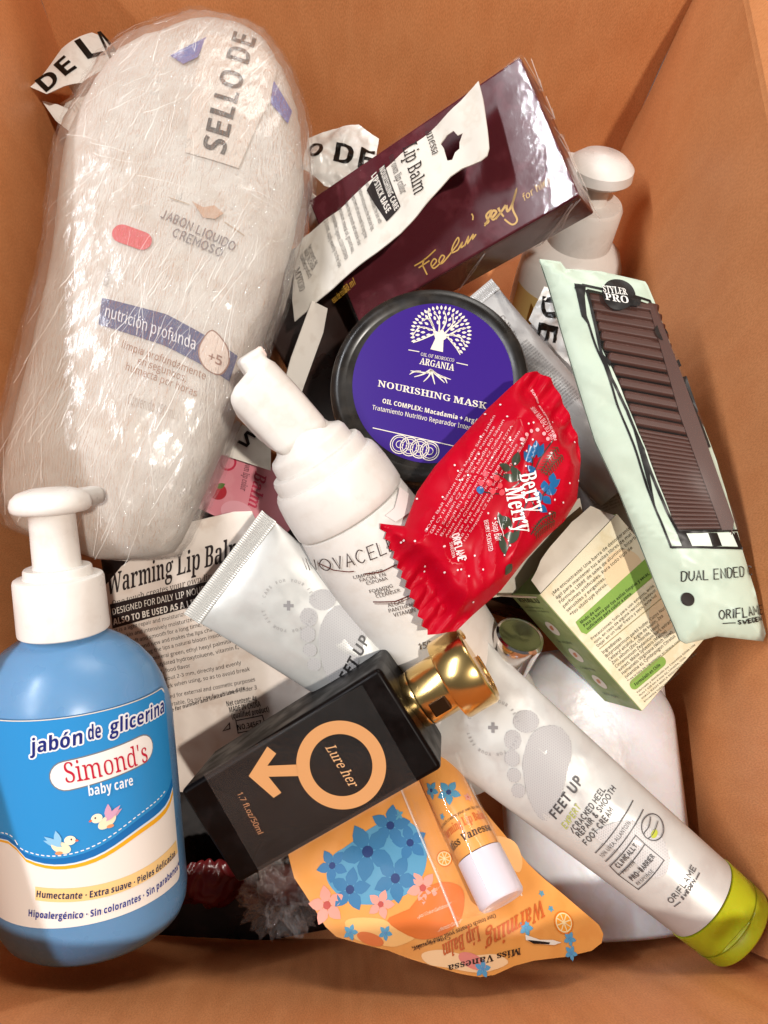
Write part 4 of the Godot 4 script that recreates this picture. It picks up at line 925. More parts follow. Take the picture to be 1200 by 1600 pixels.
# ---------------------------------------------------------------- red soap
func soap_pack() -> void:
	var o := thing("soap_bar_pack", "red berry soap bar in a shiny wrapper with crimped ends", "soap bar", Transform3D(Vector3(0.77637, -0.15217, 0.61163), Vector3(0.63027, 0.1935, -0.75188), Vector3(-0.00394, 0.96923, 0.24613), Vector3(0.06557, 0.17478, -0.10728)))
	var long := 0.09682 * 0.5
	var wide := 0.06142 * 0.52
	var rim := PackedVector2Array([Vector2(-0.02356, 0.05284), Vector2(-0.02045, 0.05702), Vector2(-0.01424, 0.0583), Vector2(-0.01041, 0.05715), Vector2(-0.00021, 0.05262), Vector2(0.00911, 0.04736), Vector2(0.01537, 0.04318), Vector2(0.02193, 0.03418), Vector2(0.02802, 0.02486), Vector2(0.02948, 0.01421), Vector2(0.02777, 0.00311), Vector2(0.02692, -0.01112), Vector2(0.02717, -0.02572), Vector2(0.02517, -0.03788), Vector2(0.02344, -0.05113), Vector2(0.01533, -0.05994)])
	# zigzag of the lower crimped end, then the upper left side
	var z0: Array = [Vector2(0.01533, -0.05994), Vector2(-0.02984, -0.03703)]
	for k in 22:
		var q: Vector2 = z0[0].lerp(z0[1], (k + 1) / 23.0)
		rim.append(q + Vector2(0.0009 if k % 2 else -0.0009, 0.0).rotated((z0[1] - z0[0]).angle() + PI / 2))
	rim.append_array(PackedVector2Array([Vector2(-0.02984, -0.03703), Vector2(-0.0213, -0.03122), Vector2(-0.02346, -0.02525), Vector2(-0.02655, -0.01646), Vector2(-0.02772, -0.0031), Vector2(-0.0271, 0.01337), Vector2(-0.02647, 0.02999), Vector2(-0.02511, 0.04149)]))
	var at := func(p: Vector2) -> Vector3:
		var e := 1.0
		for k in rim.size():
			e = minf(e, p.distance_to(Geometry2D.get_closest_point_to_segment(p, rim[k], rim[(k + 1) % rim.size()])) / 0.014)
		if not Geometry2D.is_point_in_polygon(p, rim):
			e = 0.0
		var y := p.y + 0.002
		var endk := clampf((long * (0.9 if y < 0.0 else 1.02) - absf(y + p.x * 0.12)) / 0.012, 0.0, 1.0)
		var swell := 0.0115 * pow(sin(minf(e, 1.0) * PI * 0.5), 0.75) * smoothstep(0.0, 1.0, endk)
		var pleat := sin(p.x * 780.0 + sin(p.y * 120.0) * 0.4) * 0.0012 * (1.0 - endk) + sin(p.x * 260.0 + p.y * 40.0) * 0.0011 * sin(PI * endk)
		var cr := (0.35 - absf(soft.get_noise_2d(p.x * 22.0 + 4.0, p.y * 13.0 - p.x * 9.0))) * 0.0052 + (0.3 - absf(soft.get_noise_2d(p.x * 60.0 + p.y * 30.0, p.y * 34.0 + 2.0))) * 0.0022
		return Vector3(p.x, p.y, 0.0012 + swell + pleat + cr * minf(1.0, e * 1.5))
	var under := func(p: Vector2) -> Vector3:
		var b: Vector3 = at.call(p)
		return Vector3(p.x, p.y, -b.z * 0.8)
	var red := worn("#b8041f", 0.36, "#c41030", 0.4, 12.0, 141)
	red.metallic_specular = 0.22
	part("wrapper", Geo.new().slab(rim, at, 0.0001, 0.0018, under), red, o)
	var ink := Ink.new(at, 0.0022)
	var pale := "f2dede"
	ink.lift = 0.0003
	# small print in columns near the upper left edge
	var rng := RandomNumberGenerator.new()
	rng.seed = 17
	var col: Array = [Vector2(-0.02319, 0.03651), Vector2(-0.01191, -0.03565), Vector2(-0.02052, 0.03666), Vector2(-0.00903, -0.03664), Vector2(-0.01657, 0.05156), Vector2(0.01022, 0.04099), Vector2(-0.01671, 0.05), Vector2(0.00966, 0.03909)]
	var small := ["SOAP BAR Sapun FRIS Mydło Seife Jabón", "GB CY IE Ingredients Sodium Palmate", "HU Szappan CZ Mýdlo SK Mydlo RO Săpun", "BG Сапун RU Мыло UA Мило KZ Сабын", "Aqua Parfum Glycerin Tetrasodium EDTA", "Sodium Chloride Linalool Limonene CI"]
	for k in 9:
		var a: Vector2 = col[0].lerp(col[2], float(k) * 0.72)
		var b: Vector2 = col[1].lerp(col[3], float(k) * 0.72)
		var mid_: Vector2 = a.lerp(b, 0.12 + 0.06 * (k % 2))
		var end_: Vector2 = a.lerp(b, 0.9 - 0.02 * k)
		ink.text(small[k % 6], end_, mid_, end_ + (mid_ - end_).orthogonal().normalized() * 0.0009 * signf((mid_ - end_).orthogonal().dot(col[0] - col[2])), "f0b8bc", "Droid Sans")
	for k in 3:
		ink.text(["OAT Oil SAB AM Milk", "Nordic Berry MADE IN", "1052 Expires EU"][k], Vector2(0.00197, 0.03393), Vector2(-0.01313, 0.03874), Vector2(0.0026, 0.03659), "f0b8bc") if k == 0 else ink.text(["", "Nordic Berry MADE IN", "1052 Expires EU"][k], Vector2(-0.01753, 0.04929), Vector2(0.0028, 0.03463), Vector2(-0.01688, 0.05021), "f0b8bc")
	# sprigs: stems, leaves, berries
	for st in [[PackedVector2Array([Vector2(-0.00722, 0.00774), Vector2(-0.00213, 0.00998), Vector2(0.00181, 0.01194), Vector2(0.00265, 0.01686)])], [PackedVector2Array([Vector2(-0.00731, -0.00141), Vector2(-0.00053, 0.00296), Vector2(0.00227, 0.00883), Vector2(0.00304, 0.01298)])], [PackedVector2Array([Vector2(0.00047, 0.02379), Vector2(0.00513, 0.01722), Vector2(0.00978, 0.01067), Vector2(0.01644, 0.00761)])], [PackedVector2Array([Vector2(0.00238, 0.03428), Vector2(0.00344, 0.02527), Vector2(0.00554, 0.01757)])], [PackedVector2Array([Vector2(0.01494, 0.02311), Vector2(0.01352, 0.0163), Vector2(0.01476, 0.00967)])], [PackedVector2Array([Vector2(0.02219, 0.01247), Vector2(0.01989, 0.00635), Vector2(0.02066, -0.00096)])], [PackedVector2Array([Vector2(0.01793, -0.01532), Vector2(0.01537, -0.00716), Vector2(0.01313, 0.00064), Vector2(0.00978, 0.01067)])]]:
		ink.stroke(Ink.smooth(st[0], 4), 0.0005, "3a3432", "sprig")
	ink.lift = 0.0005
	for lf in [[Vector2(0.00304, 0.01298), Vector2(-0.00429, 0.01515)], [Vector2(0.00181, 0.01194), Vector2(-0.00478, 0.00983)], [Vector2(-0.00313, 0.01544), Vector2(-0.00564, 0.02104)], [Vector2(-0.00311, 0.01371), Vector2(-0.00837, 0.01167)], [Vector2(0.01092, -0.00678), Vector2(0.00418, -0.00278)], [Vector2(0.018, -0.01458), Vector2(0.00996, -0.00897)], [Vector2(0.01602, -0.01006), Vector2(0.01581, -0.00264)], [Vector2(0.02204, -0.0153), Vector2(0.02299, -0.02066)], [Vector2(0.01626, -0.00572), Vector2(0.01185, -0.00875)], [Vector2(0.00682, -0.00262), Vector2(0.01336, -0.00471)]]:
		ink.poly(Ink.leafy(lf[0], lf[1], 0.0017), "3d4638", "sprig")
	for lf in [[Vector2(0.00104, 0.02393), Vector2(-0.0044, 0.02634)], [Vector2(0.00078, 0.02512), Vector2(-0.00296, 0.0297)], [Vector2(0.00228, 0.02499), Vector2(0.00018, 0.03098)], [Vector2(0.00158, 0.02157), Vector2(-0.00434, 0.02286)], [Vector2(0.0142, 0.01547), Vector2(0.01648, 0.01951)], [Vector2(0.01405, 0.01395), Vector2(0.01853, 0.01356)], [Vector2(0.01367, 0.01783), Vector2(0.01501, 0.02388)], [Vector2(0.01348, 0.01977), Vector2(0.01127, 0.02421)], [Vector2(0.01345, 0.01554), Vector2(0.01042, 0.01926)], [Vector2(0.01491, 0.01119), Vector2(0.01032, 0.01427)], [Vector2(0.01476, 0.00967), Vector2(0.01972, 0.01039)], [Vector2(0.00627, 0.01924), Vector2(0.00103, 0.01969)]]:
		ink.poly(Ink.leafy(lf[0], lf[1], 0.0016), "1f5f92", "sprig")
	for b in [[PackedVector2Array([Vector2(0.00573, 0.0336), Vector2(0.00597, 0.02815), Vector2(0.00723, 0.02147)])], [PackedVector2Array([Vector2(0.02219, 0.01247), Vector2(0.02017, 0.00728), Vector2(0.02031, 0.00116)])], [PackedVector2Array([Vector2(0.00941, 0.0325), Vector2(0.0089, 0.02712), Vector2(0.00948, 0.02127)])], [PackedVector2Array([Vector2(0.02461, 0.01035), Vector2(0.02218, 0.00482), Vector2(0.02206, -0.00013)])]]:
		var pp: PackedVector2Array = b[0]
		ink.stroke(pp, 0.0004, "5b4434", "sprig")
		for i in 9:
			var q := pp[0].lerp(pp[2], i / 9.0)
			var dd := (pp[2] - pp[0]).normalized()
			ink.stroke(PackedVector2Array([q, q + dd.rotated(2.2) * -0.0022]), 0.0003, "5b4434", "sprig")
			ink.stroke(PackedVector2Array([q, q + dd.rotated(-2.2) * -0.0022]), 0.0003, "5b4434", "sprig")
	for b in [[Vector2(-0.00987, 0.00548)], [Vector2(-0.00649, 0.00347)], [Vector2(-0.0058, 0.00685)], [Vector2(-0.00255, 0.00543)], [Vector2(-0.00893, 0.0014)], [Vector2(-0.00324, 0.00205)], [Vector2(-0.00005, 0.00406)]]:
		ink.poly(Ink.oval(b[0], 0.0012, 0.0012, 0.0, 14), "e8525c", "sprig")
	for b in [[Vector2(-0.0076, 0.02855)], [Vector2(-0.00698, 0.03121)], [Vector2(-0.00527, 0.03339)], [Vector2(-0.0022, 0.0339)], [Vector2(0.0004, 0.03329)], [Vector2(-0.00747, 0.02583)]]:
		ink.poly(Ink.oval(b[0], 0.0008, 0.0008, 0.0, 12), "f0aab0", "sprig")
	ink.poly(Ink.oval(Vector2(-0.00747, -0.0012), 0.0015, 0.0015, 0.0, 16), "2f6ea6", "sprig")
	for k in 60:
		var q := Vector2(rng.randf_range(-0.8, 0.8) * wide, rng.randf_range(-0.9, 0.9) * long)
		if Geometry2D.is_point_in_polygon(q, rim):
			ink.poly(Ink.oval(q, 0.00042, 0.00042, 0.0, 9), pale)
	ink.lift = 0.0007
	ink.text("Berry", Vector2(0.00053, 0.01435), Vector2(0.01499, 0.00429), Vector2(0.00416, 0.02096), "fbf2ee", "Droid Serif Bold", 0.25)
	ink.text("Merry", Vector2(-0.00025, 0.00599), Vector2(0.01593, -0.00531), Vector2(0.00371, 0.01216), "fbf2ee", "Droid Serif Bold", 0.25)
	ink.text("Soap Bar", Vector2(0.00484, -0.00777), Vector2(0.01108, -0.01285), Vector2(0.00653, -0.00564), pale, "Droid Sans")
	ink.text("BERRY SCENTED", Vector2(0.00165, -0.00977), Vector2(0.01172, -0.01781), Vector2(0.00274, -0.00816), pale, "Droid Sans")
	ink.stroke(PackedVector2Array([Vector2(0.00553, -0.00441), Vector2(0.01218, -0.00916)]), 0.0003, pale)
	ink.thin("ORIFLAME", Vector2(-0.00478, -0.02279), Vector2(0.00466, -0.02922), Vector2(-0.00303, -0.01993), 0.0005, pale)
	ink.text("SWEDEN", Vector2(-0.00358, -0.02589), Vector2(0.00164, -0.02971), Vector2(-0.00291, -0.02464), pale)
	printed(ink, o, 0.25)

# ---------------------------------------------------------------- black perfume
func perfume_bottle() -> void:
	var o := thing("perfume_bottle", "black square perfume bottle with gold cap and male symbol", "perfume bottle", Transform3D(Vector3(0.54929, -0.23135, 0.80297), Vector3(0.82271, 0.31806, -0.47115), Vector3(-0.14639, 0.91941, 0.36504), Vector3(-0.04998, 0.1271, 0.028)))
	var ends: Array = [Vector2(0, 0.10027)]
	var L: float = ends[0].y
	var w0 := 0.04607 * 0.5
	var w1 := 0.04864 * 0.5
	var d := 0.046
	var black := worn("#0b0605", 0.38, "#1c1412", 0.5, 10.0, 151)
	black.metallic_specular = 0.2
	part("body", tapered(L, w0, w1, d), black, o)
	var gold := plain("#f6cf86", 0.2, 1.0)
	var zc := -d * 0.5
	var r := 0.02801 * 0.46
	var neck := Geo.new().lathe(path2([r * 0.95, L - 0.0005, r * 0.98, L + 0.002, r * 0.98, L + 0.0035, r * 0.86, L + 0.004]), 64)
	part("neck_ring", neck, gold, o).position.z = zc
	var c1 := Geo.new()
	c1.lathe(path2([r * 0.6, L + 0.0035, r * 1.0, L + 0.0037, r * 1.02, L + 0.0045, r * 1.02, L + 0.0175, r * 0.98, L + 0.018]), 64)
	part("cap", c1, gold, o).position.z = zc
	var R := 0.03628 * 0.5
	var c2 := Geo.new()
	c2.lathe(path2([r * 0.7, L + 0.0178, R * 0.97, L + 0.018, R, L + 0.019, R, L + 0.0315, R * 0.97, L + 0.0328, R * 0.9, L + 0.0334, R * 0.86, L + 0.033, R * 0.84, L + 0.0322, 0.0, L + 0.032]), 72)
	part("cap_disc", c2, gold, o).position.z = zc
	part("cap_notch", Geo.new().rbox(Vector3(r * 0.35, L + 0.011, zc + r * 0.9), Vector3(r * 0.5, 0.008, r * 0.3), 0.0005), plain("#3a220c", 0.3, 0.8), o)
	var face := func(p: Vector2): return Vector3(p.x, p.y, 0)
	# a clear sticker carries the print
	var st := Geo.new().slab(PackedVector2Array([Vector2(-0.02407, 0.01303), Vector2(-0.0218, 0.09055), Vector2(0.02449, 0.08855), Vector2(0.02276, 0.01099)]), face, -0.00015, 0.0)
	var clear := film(0.008, 0.12, 0.01, Vector3(20, 20, 20), 153)
	part("clear_sticker", st, clear, o)
	var ink := Ink.new(face, 0.0)
	ink.lift = 0.0004
	var peach := "c9925f"
	var c: Array = [Vector2(0.00184, 0.06522)]
	var rr := 0.03714 * 0.5
	ink.ring(c[0], rr * 0.7, rr, peach, "emblem", 80)
	ink.poly(PackedVector2Array([Vector2(-0.0077, 0.0495), Vector2(-0.00334, 0.04735), Vector2(-0.00937, 0.03652), Vector2(-0.00095, 0.03752), Vector2(-0.00076, 0.03355), Vector2(-0.01383, 0.02943), Vector2(-0.02032, 0.04293), Vector2(-0.01591, 0.04457), Vector2(-0.01351, 0.03855)]), peach, "emblem")
	ink.text("Lure her", Vector2(-0.00785, 0.06353), Vector2(0.01223, 0.06332), Vector2(-0.00754, 0.06774), "d9a777", "Droid Serif", 0.3)
	ink.text("1.7 fl.oz/50ml", Vector2(-0.00991, 0.02108), Vector2(0.00926, 0.01937), Vector2(-0.00973, 0.02355), "b07c58", "Droid Sans", 0.1)
	printed(ink, o, 0.35)

func tapered(L: float, w0: float, w1: float, d: float) -> Geo:
	var g := Geo.new()
	g.rbox(Vector3(0, L / 2, -d / 2), Vector3(w0 * 2.0, L, d), 0.0022, func(p: Vector3) -> Vector3: return Vector3(p.x * lerpf(1.0, w1 / w0, p.y / L), p.y, p.z))
	return g

# ---------------------------------------------------------------- orange lip balm card
func orange_card() -> void:
	var o := thing("lip_balm_card", "orange lip balm blister card with oranges and blue flowers, by the front wall", "card", Transform3D(Vector3(0.92113, 0.05537, 0.38531), Vector3(0.38602, -0.25746, -0.88584), Vector3(0.05015, 0.9647, -0.25852), Vector3(0.02593, 0.12185, 0.07165)))
	var rim := PackedVector2Array([Vector2(-0.04248, 0.06884), Vector2(-0.00171, 0.08144), Vector2(0.00489, 0.07723), Vector2(0.02617, 0.06414), Vector2(0.04509, 0.05405), Vector2(0.05377, 0.05091), Vector2(0.06721, 0.04713), Vector2(0.08101, 0.04317), Vector2(0.08362, 0.04055), Vector2(0.08357, 0.03689), Vector2(0.08003, 0.03236), Vector2(0.0697, 0.02561), Vector2(0.05724, 0.01904), Vector2(0.05013, 0.01417), Vector2(0.04351, 0.00804), Vector2(0.03822, 0.00517), Vector2(0.0309, 0.00343), Vector2(0.02008, 0.00198), Vector2(0.00916, 0.00075), Vector2(-0.00008, 0.00021), Vector2(-0.01274, -0.00195), Vector2(-0.02178, -0.00313), Vector2(-0.02749, -0.00142), Vector2(-0.034, 0.0026), Vector2(-0.04135, 0.00694), Vector2(-0.04791, 0.01066), Vector2(-0.05461, 0.01833)])
	var f := func(p: Vector2) -> Vector3: return Vector3(p.x, p.y, 0.005 * sin(p.x * 26.0 + p.y * 12.0) + 0.003 * wild.get_noise_2d(p.x * 14.0 + 4.0, p.y * 14.0) - 0.10 * maxf(0.0, 0.03 - p.y))
	var paper := worn("#e39a4b", 0.4, "#d98a3c", 0.5, 8.0, 161)
	paper.clearcoat_enabled = true
	paper.clearcoat = 0.4
	paper.clearcoat_roughness = 0.2
	part("card", Geo.new().slab(rim, f, 0.0006, 0.006), paper, o)
	var ink := Ink.new(f, 0.004)
	ink.lift = 0.0002
	ink.poly(Ink.smooth(PackedVector2Array([Vector2(-0.02063, 0.00294), Vector2(-0.01639, 0.00675), Vector2(-0.006, 0.01), Vector2(0.00093, 0.00872), Vector2(0.00511, 0.01146), Vector2(0.00896, 0.00894), Vector2(0.00263, 0.00282), Vector2(-0.00515, 0.00065), Vector2(-0.01426, -0.00107), Vector2(-0.02063, 0.00294)]), 4).slice(0, -1), "eeb56e", "cloud_shape")
	ink.poly(Ink.smooth(PackedVector2Array([Vector2(0.02779, 0.0589), Vector2(0.0366, 0.06028), Vector2(0.04195, 0.05444), Vector2(0.0418, 0.04871), Vector2(0.0354, 0.04998), Vector2(0.02939, 0.05375), Vector2(0.02779, 0.0589)]), 4).slice(0, -1), "f0b878", "cloud_shape")
	ink.poly(Ink.smooth(PackedVector2Array([Vector2(0.01356, 0.00428), Vector2(0.02058, 0.00864), Vector2(0.03138, 0.01053), Vector2(0.04133, 0.01508), Vector2(0.04734, 0.01403), Vector2(0.03823, 0.00688), Vector2(0.0252, 0.00357), Vector2(0.0173, 0.00184), Vector2(0.01356, 0.00428)]), 4).slice(0, -1), "f2c795", "cloud_shape")
	ink.poly(Ink.smooth(PackedVector2Array([Vector2(-0.03434, 0.01524), Vector2(-0.03602, 0.02448), Vector2(-0.03063, 0.03186), Vector2(-0.02581, 0.04027), Vector2(-0.01758, 0.04849), Vector2(-0.00776, 0.0497), Vector2(0.0003, 0.04378), Vector2(0.00335, 0.03375), Vector2(0.00047, 0.02378), Vector2(-0.00699, 0.01694), Vector2(-0.01473, 0.01267), Vector2(-0.02407, 0.01092), Vector2(-0.03434, 0.01524)]), 5).slice(0, -1), "5a97b8", "cloud_shape")
	ink.lift = 0.0003
	# a plain blue and rose flower pattern fills the middle of the card
	for b in [[Vector2(-0.02237, 0.03193), 0.0125], [Vector2(-0.00719, 0.02658), 0.010], [Vector2(-0.0236, 0.01539), 0.009], [Vector2(-0.01712, 0.04572), 0.009], [Vector2(-0.00644, 0.04208), 0.008], [Vector2(-0.03456, 0.02119), 0.007]]:
		flower(ink, b[0], b[1], "3f78a6", "2c4f7a")
	for b in [[Vector2(-0.03031, 0.00622), 0.008], [Vector2(0.0051, 0.02733), 0.007], [Vector2(-0.00916, 0.01498), 0.006]]:
		flower(ink, b[0], b[1], "e0988a", "b8564e")
	for b in [[Vector2(-0.017, 0.0006), 0.0032], [Vector2(-0.0034, 0.00567), 0.003], [Vector2(0.05042, 0.02903), 0.0032], [Vector2(0.06963, 0.03274), 0.003], [Vector2(0.07142, 0.02783), 0.003], [Vector2(0.03832, 0.00839), 0.0034], [Vector2(0.05364, 0.04478), 0.0014], [Vector2(0.05893, 0.04047), 0.0014], [Vector2(-0.0155, 0.05117), 0.0024]]:
		flower(ink, b[0], b[1], "5b9ab4", "5b9ab4")
	ink.lift = 0.0003
	ink.poly(Ink.oval(Vector2(-0.00833, 0.00136), 0.0058, 0.0022, 0.1), "d9743c", "fruit_print")
	ink.poly(Ink.oval(Vector2(0.03346, 0.00939), 0.0058, 0.0026, 0.0), "dd8273", "fruit_print")
	for b in [[Vector2(0.06551, 0.03759), 0.0044], [Vector2(0.00968, 0.04145), 0.0034]]:
		var z := "2" if b[1] > 0.004 else "3"
		ink.lift = 0.0003
		ink.poly(Ink.oval(b[0], b[1], b[1]), "e07a2" + z, "fruit_print")
		ink.lift = 0.0004
		ink.poly(Ink.oval(b[0], b[1] * 0.86, b[1] * 0.86), "f4d9a" + z, "fruit_print")
		ink.lift = 0.0005
		for i in 8:
			var d := Vector2(1, 0).rotated(TAU * i / 8)
			ink.poly(PackedVector2Array([b[0] + d.rotated(0.3) * b[1] * 0.15, b[0] + d * b[1] * 0.76, b[0] + d.rotated(0.62) * b[1] * 0.76]), "ef9a3" + z, "fruit_print")
	# the dark orange panel with pale words
	ink.lift = 0.0003
	ink.poly(Ink.smooth(PackedVector2Array([Vector2(-0.00431, 0.01017), Vector2(0.00273, 0.01778), Vector2(0.00631, 0.02729), Vector2(0.01222, 0.03248), Vector2(0.01967, 0.03339), Vector2(0.02298, 0.02882), Vector2(0.02378, 0.02121), Vector2(0.01887, 0.01351), Vector2(0.00912, 0.0085), Vector2(-0.00431, 0.01017)]), 4).slice(0, -1), "d9712f", "label_panel")
	ink.lift = 0.0005
	ink.lines(["Plant Extract", "Nourish One's Lips", "Love"], Vector2(0.02409, 0.0203), Vector2(0.01332, 0.01124), Vector2(0.02501, 0.02276), Vector2(0.01115, 0.02876), "f3d6b4", "Droid Serif", 0.2)
	ink.text("Warming", Vector2(0.05431, 0.04233), Vector2(0.03463, 0.01997), Vector2(0.05707, 0.03649), "c65f2a", "Droid Serif Bold", 0.2)
	ink.text("Lip Balm", Vector2(0.03156, 0.02233), Vector2(0.01996, 0.0104), Vector2(0.03445, 0.01784), "c65f2a", "Droid Serif Bold", 0.2)
	ink.text("One touch creates your own lip color", Vector2(0.03643, 0.02905), Vector2(0.00902, 0.00493), Vector2(0.03764, 0.02797), "33241c", "Droid Serif", 0.2)
	ink.text("Miss Vanessa", Vector2(0.05034, 0.02128), Vector2(0.0249, 0.00443), Vector2(0.0515, 0.01922), "33241c", "Droid Serif Bold", 0.1)
	ink.text("Cute lip balm", Vector2(0.02206, 0.01431), Vector2(0.0086, 0.00526), Vector2(0.02263, 0.01352), "33241c", "Droid Sans")
	# hang hole, torn, showing the pale card inside
	ink.lift = 0.0006
	ink.poly(PackedVector2Array([Vector2(0.05082, 0.0266), Vector2(0.05728, 0.02718), Vector2(0.06246, 0.0293), Vector2(0.06634, 0.02985), Vector2(0.06347, 0.02765), Vector2(0.0556, 0.02495), Vector2(0.05161, 0.02486)]), "e8dccb", "hang_hole")
	ink.lift = 0.0007
	ink.poly(PackedVector2Array([Vector2(0.05212, 0.02507), Vector2(0.05741, 0.02672), Vector2(0.06167, 0.02794), Vector2(0.06134, 0.02704), Vector2(0.05508, 0.02474)]), "1f1512", "hang_hole")
	printed(ink, o, 0.4)
	# the clear blister over the balm
	var bl := Geo.new()
	var sp: Array = [Vector2(-0.00906, 0.07361), Vector2(0.03247, 0.03147)]
	var ax: Vector2 = (sp[1] - sp[0])
	bl.grid(func(u, v):
		var a: float = PI * (u - 0.5)
		var k: float = 1.0 if v < 0.94 else sqrt(maxf(0.0, 1.0 - pow((v - 0.94) / 0.06, 2.0)))
		var q: Vector2 = sp[0] + ax * v * 1.06 + ax.orthogonal().normalized() * -sin(a) * 0.0148 * maxf(k, 0.02)
		var b: Vector3 = f.call(q)
		return b + Vector3(0, 0, 0.001 + cos(a) * 0.0235 * maxf(k, 0.02)), 30, 40, Vector3(0, 0, 1))
	part("blister", bl, film(0.01, 0.05, 0.0, Vector3.ONE, 1), o)
	for side in [-1.0, 1.0]:
		var bead := PackedVector3Array()
		for k in 15:
			var q: Vector2 = sp[0] + ax * (k / 14.0) * 1.05 + ax.orthogonal().normalized() * side * 0.0152
			bead.append(f.call(q) + Vector3(0, 0, 0.0012))
		part("blister_edge", Geo.new().tube(bead, 0.0005, 8), film(0.22, 0.1, 0.0, Vector3.ONE, 1), o)
	# the balm itself
	var s := thing("lip_balm_stick", "lip balm stick with orange label and lilac cap in a clear blister", "lip balm", Transform3D(Vector3(-0.85461, -0.2153, 0.47254), Vector3(0.37447, 0.37492, 0.84806), Vector3(-0.35975, 0.90171, -0.23979), Vector3(0.05131, 0.11018, 0.00417)))
	var sl: Array = [Vector2(0, 0.05674), Vector2(0.00062, 0.0216)]
	var ln: float = sl[0].y
	var joint: float = 0.03633
	var rad := 0.01924 * 0.5
	part("tube_label", Geo.new().lathe(path2([0.0, -0.02, rad * 1.0, -0.02, rad * 1.0, joint, rad * 0.9, joint]), 48), worn("#eda24e", 0.35, "#e49240", 0.4, 14.0, 165), s)
	var lil := plain("#ded6df", 0.3)
	part("cap", Geo.new().lathe(path2([rad * 0.9, joint + 0.0003, rad * 1.06, joint + 0.0005, rad * 1.06, ln - 0.001, rad * 1.0, ln, rad * 0.97, ln + 0.0003, 0.0, ln + 0.0003]), 48), lil, s)
	var si := Ink.new(func(p: Vector2): return Vector3(rad * sin(p.x / rad), p.y, rad * cos(p.x / rad)), 0.002)
	si.lift = 0.0003
	si.text("Miss Vanessa", Vector2(rad * 1.3, joint - 0.005), Vector2(-rad * 1.3, joint - 0.005), Vector2(rad * 1.3, joint - 0.0082), "2c2018", "Droid Serif Bold", 0.1)
	si.text("Warming Lip Balm", Vector2(rad * 1.3, joint - 0.0105), Vector2(-rad * 1.3, joint - 0.0105), Vector2(rad * 1.3, joint - 0.014), "d9682a", "Droid Serif Bold", 0.1)
	si.text("One touch creates your own lip color", Vector2(rad * 1.3, joint - 0.0155), Vector2(-rad * 1.3, joint - 0.0155), Vector2(rad * 1.3, joint - 0.0168), "3a2c22", "Droid Sans")
	flower(si, Vector2(-0.001, joint - 0.026), 0.0055, "4f93b8", "2c4f7a")
	flower(si, Vector2(0.006, joint - 0.031), 0.004, "4f93b9", "2c4f7b")
	flower(si, Vector2(-0.008, joint - 0.021), 0.002, "e0988a", "b8564e")
	flower(si, Vector2(0.007, joint - 0.019), 0.0015, "5b9ab4", "5b9ab4")
	printed(si, s, 0.35)

func flower(ink: Ink, c: Vector2, r: float, col: String, mid: String) -> void:
	var keep := ink.lift
	bloom += 1
	col = col.left(5) + "%x" % (bloom % 16)
	mid = mid.left(3) + "%x" % (bloom / 16) + mid[4] + "%x" % (bloom % 16)
	for i in 5:
		var d := Vector2(r, 0).rotated(TAU * i / 5 + r * 900.0)
		ink.poly(Ink.leafy(c + d * 0.1, c + d, r * 0.3), col, "flower_print")
	ink.lift += 0.0001
	ink.poly(Ink.oval(c, r * 0.2, r * 0.2, 0.0, 14), mid, "flower_print")
	ink.lift = keep

# ---------------------------------------------------------------- milky bottle and what lies deep
func milky_bottle() -> void:
	var o := thing("lotion_bottle", "large milky white bottle with chrome cap lying under the foot cream", "bottle", Transform3D(Vector3(0.99548, 0.08258, -0.04695), Vector3(-0.05568, 0.10683, -0.99272), Vector3(-0.07696, 0.99084, 0.11095), Vector3(0.13936, 0.057, 0.0767)))
	var ends: Array = [Vector2(0.00326, 0.00044), Vector2(0.00138, 0.13988)]
	var L: float = ends[1].y
	var w := 0.09073 * 0.51
	var g := Geo.new()
	g.grid(func(u, v):
		var a: float = TAU * u
		var t: float = v
		var k := 1.0
		if t < 0.08:
			k = 0.82 + 0.18 * sqrt(1.0 - pow(1.0 - t / 0.08, 2.0))
		if t > 0.72:
			k = 1.0 - 0.6 * pow((t - 0.72) / 0.28, 1.6)
		if t <= 0.0001 or t >= 0.9999:
			k = 0.0
		var cx := signf(sin(a)) * pow(absf(sin(a)), 0.8)
		var cz := signf(cos(a)) * pow(absf(cos(a)), 0.8)
		return Vector3(cx * w * k, t * L, cz * 0.026 * minf(1.0, k + 0.2) * (1.0 if k > 0.0 else 0.0)), 90, 60, Vector3(0, L * 0.5, 0), true, true)
	var m := worn("#e2dfe2", 0.28, "#d6ccc6", 0.5, 6.0, 171)
	m.subsurf_scatter_enabled = true
	m.subsurf_scatter_strength = 0.35
	m.heightmap_enabled = true
	m.heightmap_texture = noise_tex(0.05, 3, 512, 172)
	m.heightmap_scale = 0.012
	part("body", g, m, o)
	part("backing_label", Geo.new().rbox(Vector3(w * 0.62, L * 0.66, 0.0165), Vector3(0.024, 0.05, 0.0006), 0.0002), plain("#ebe4df", 0.35), o).rotation.y = 0.35
	var cap := thing("chrome_capped_bottle", "small bottle with shiny chrome cap beside the gold perfume cap", "bottle", Transform3D(Basis.looking_at(Vector3(0.08776, 0.1431, -0.06491) - Vector3(0.08197, 0.10626, -0.04117), Vector3.UP) * Basis(Vector3.RIGHT, -PI / 2), Vector3(0.08197, 0.10626, -0.04117)))
	var c := Geo.new()
	c.lathe(path2([0.0095, 0.0, 0.0101, 0.0005, 0.0105, 0.012, 0.0113, 0.0255, 0.0117, 0.029, 0.0112, 0.0308, 0.01, 0.0314, 0.0092, 0.0309, 0.0, 0.0305]), 64)
	part("cap", c, plain("#f2ece8", 0.14, 1.0), cap)

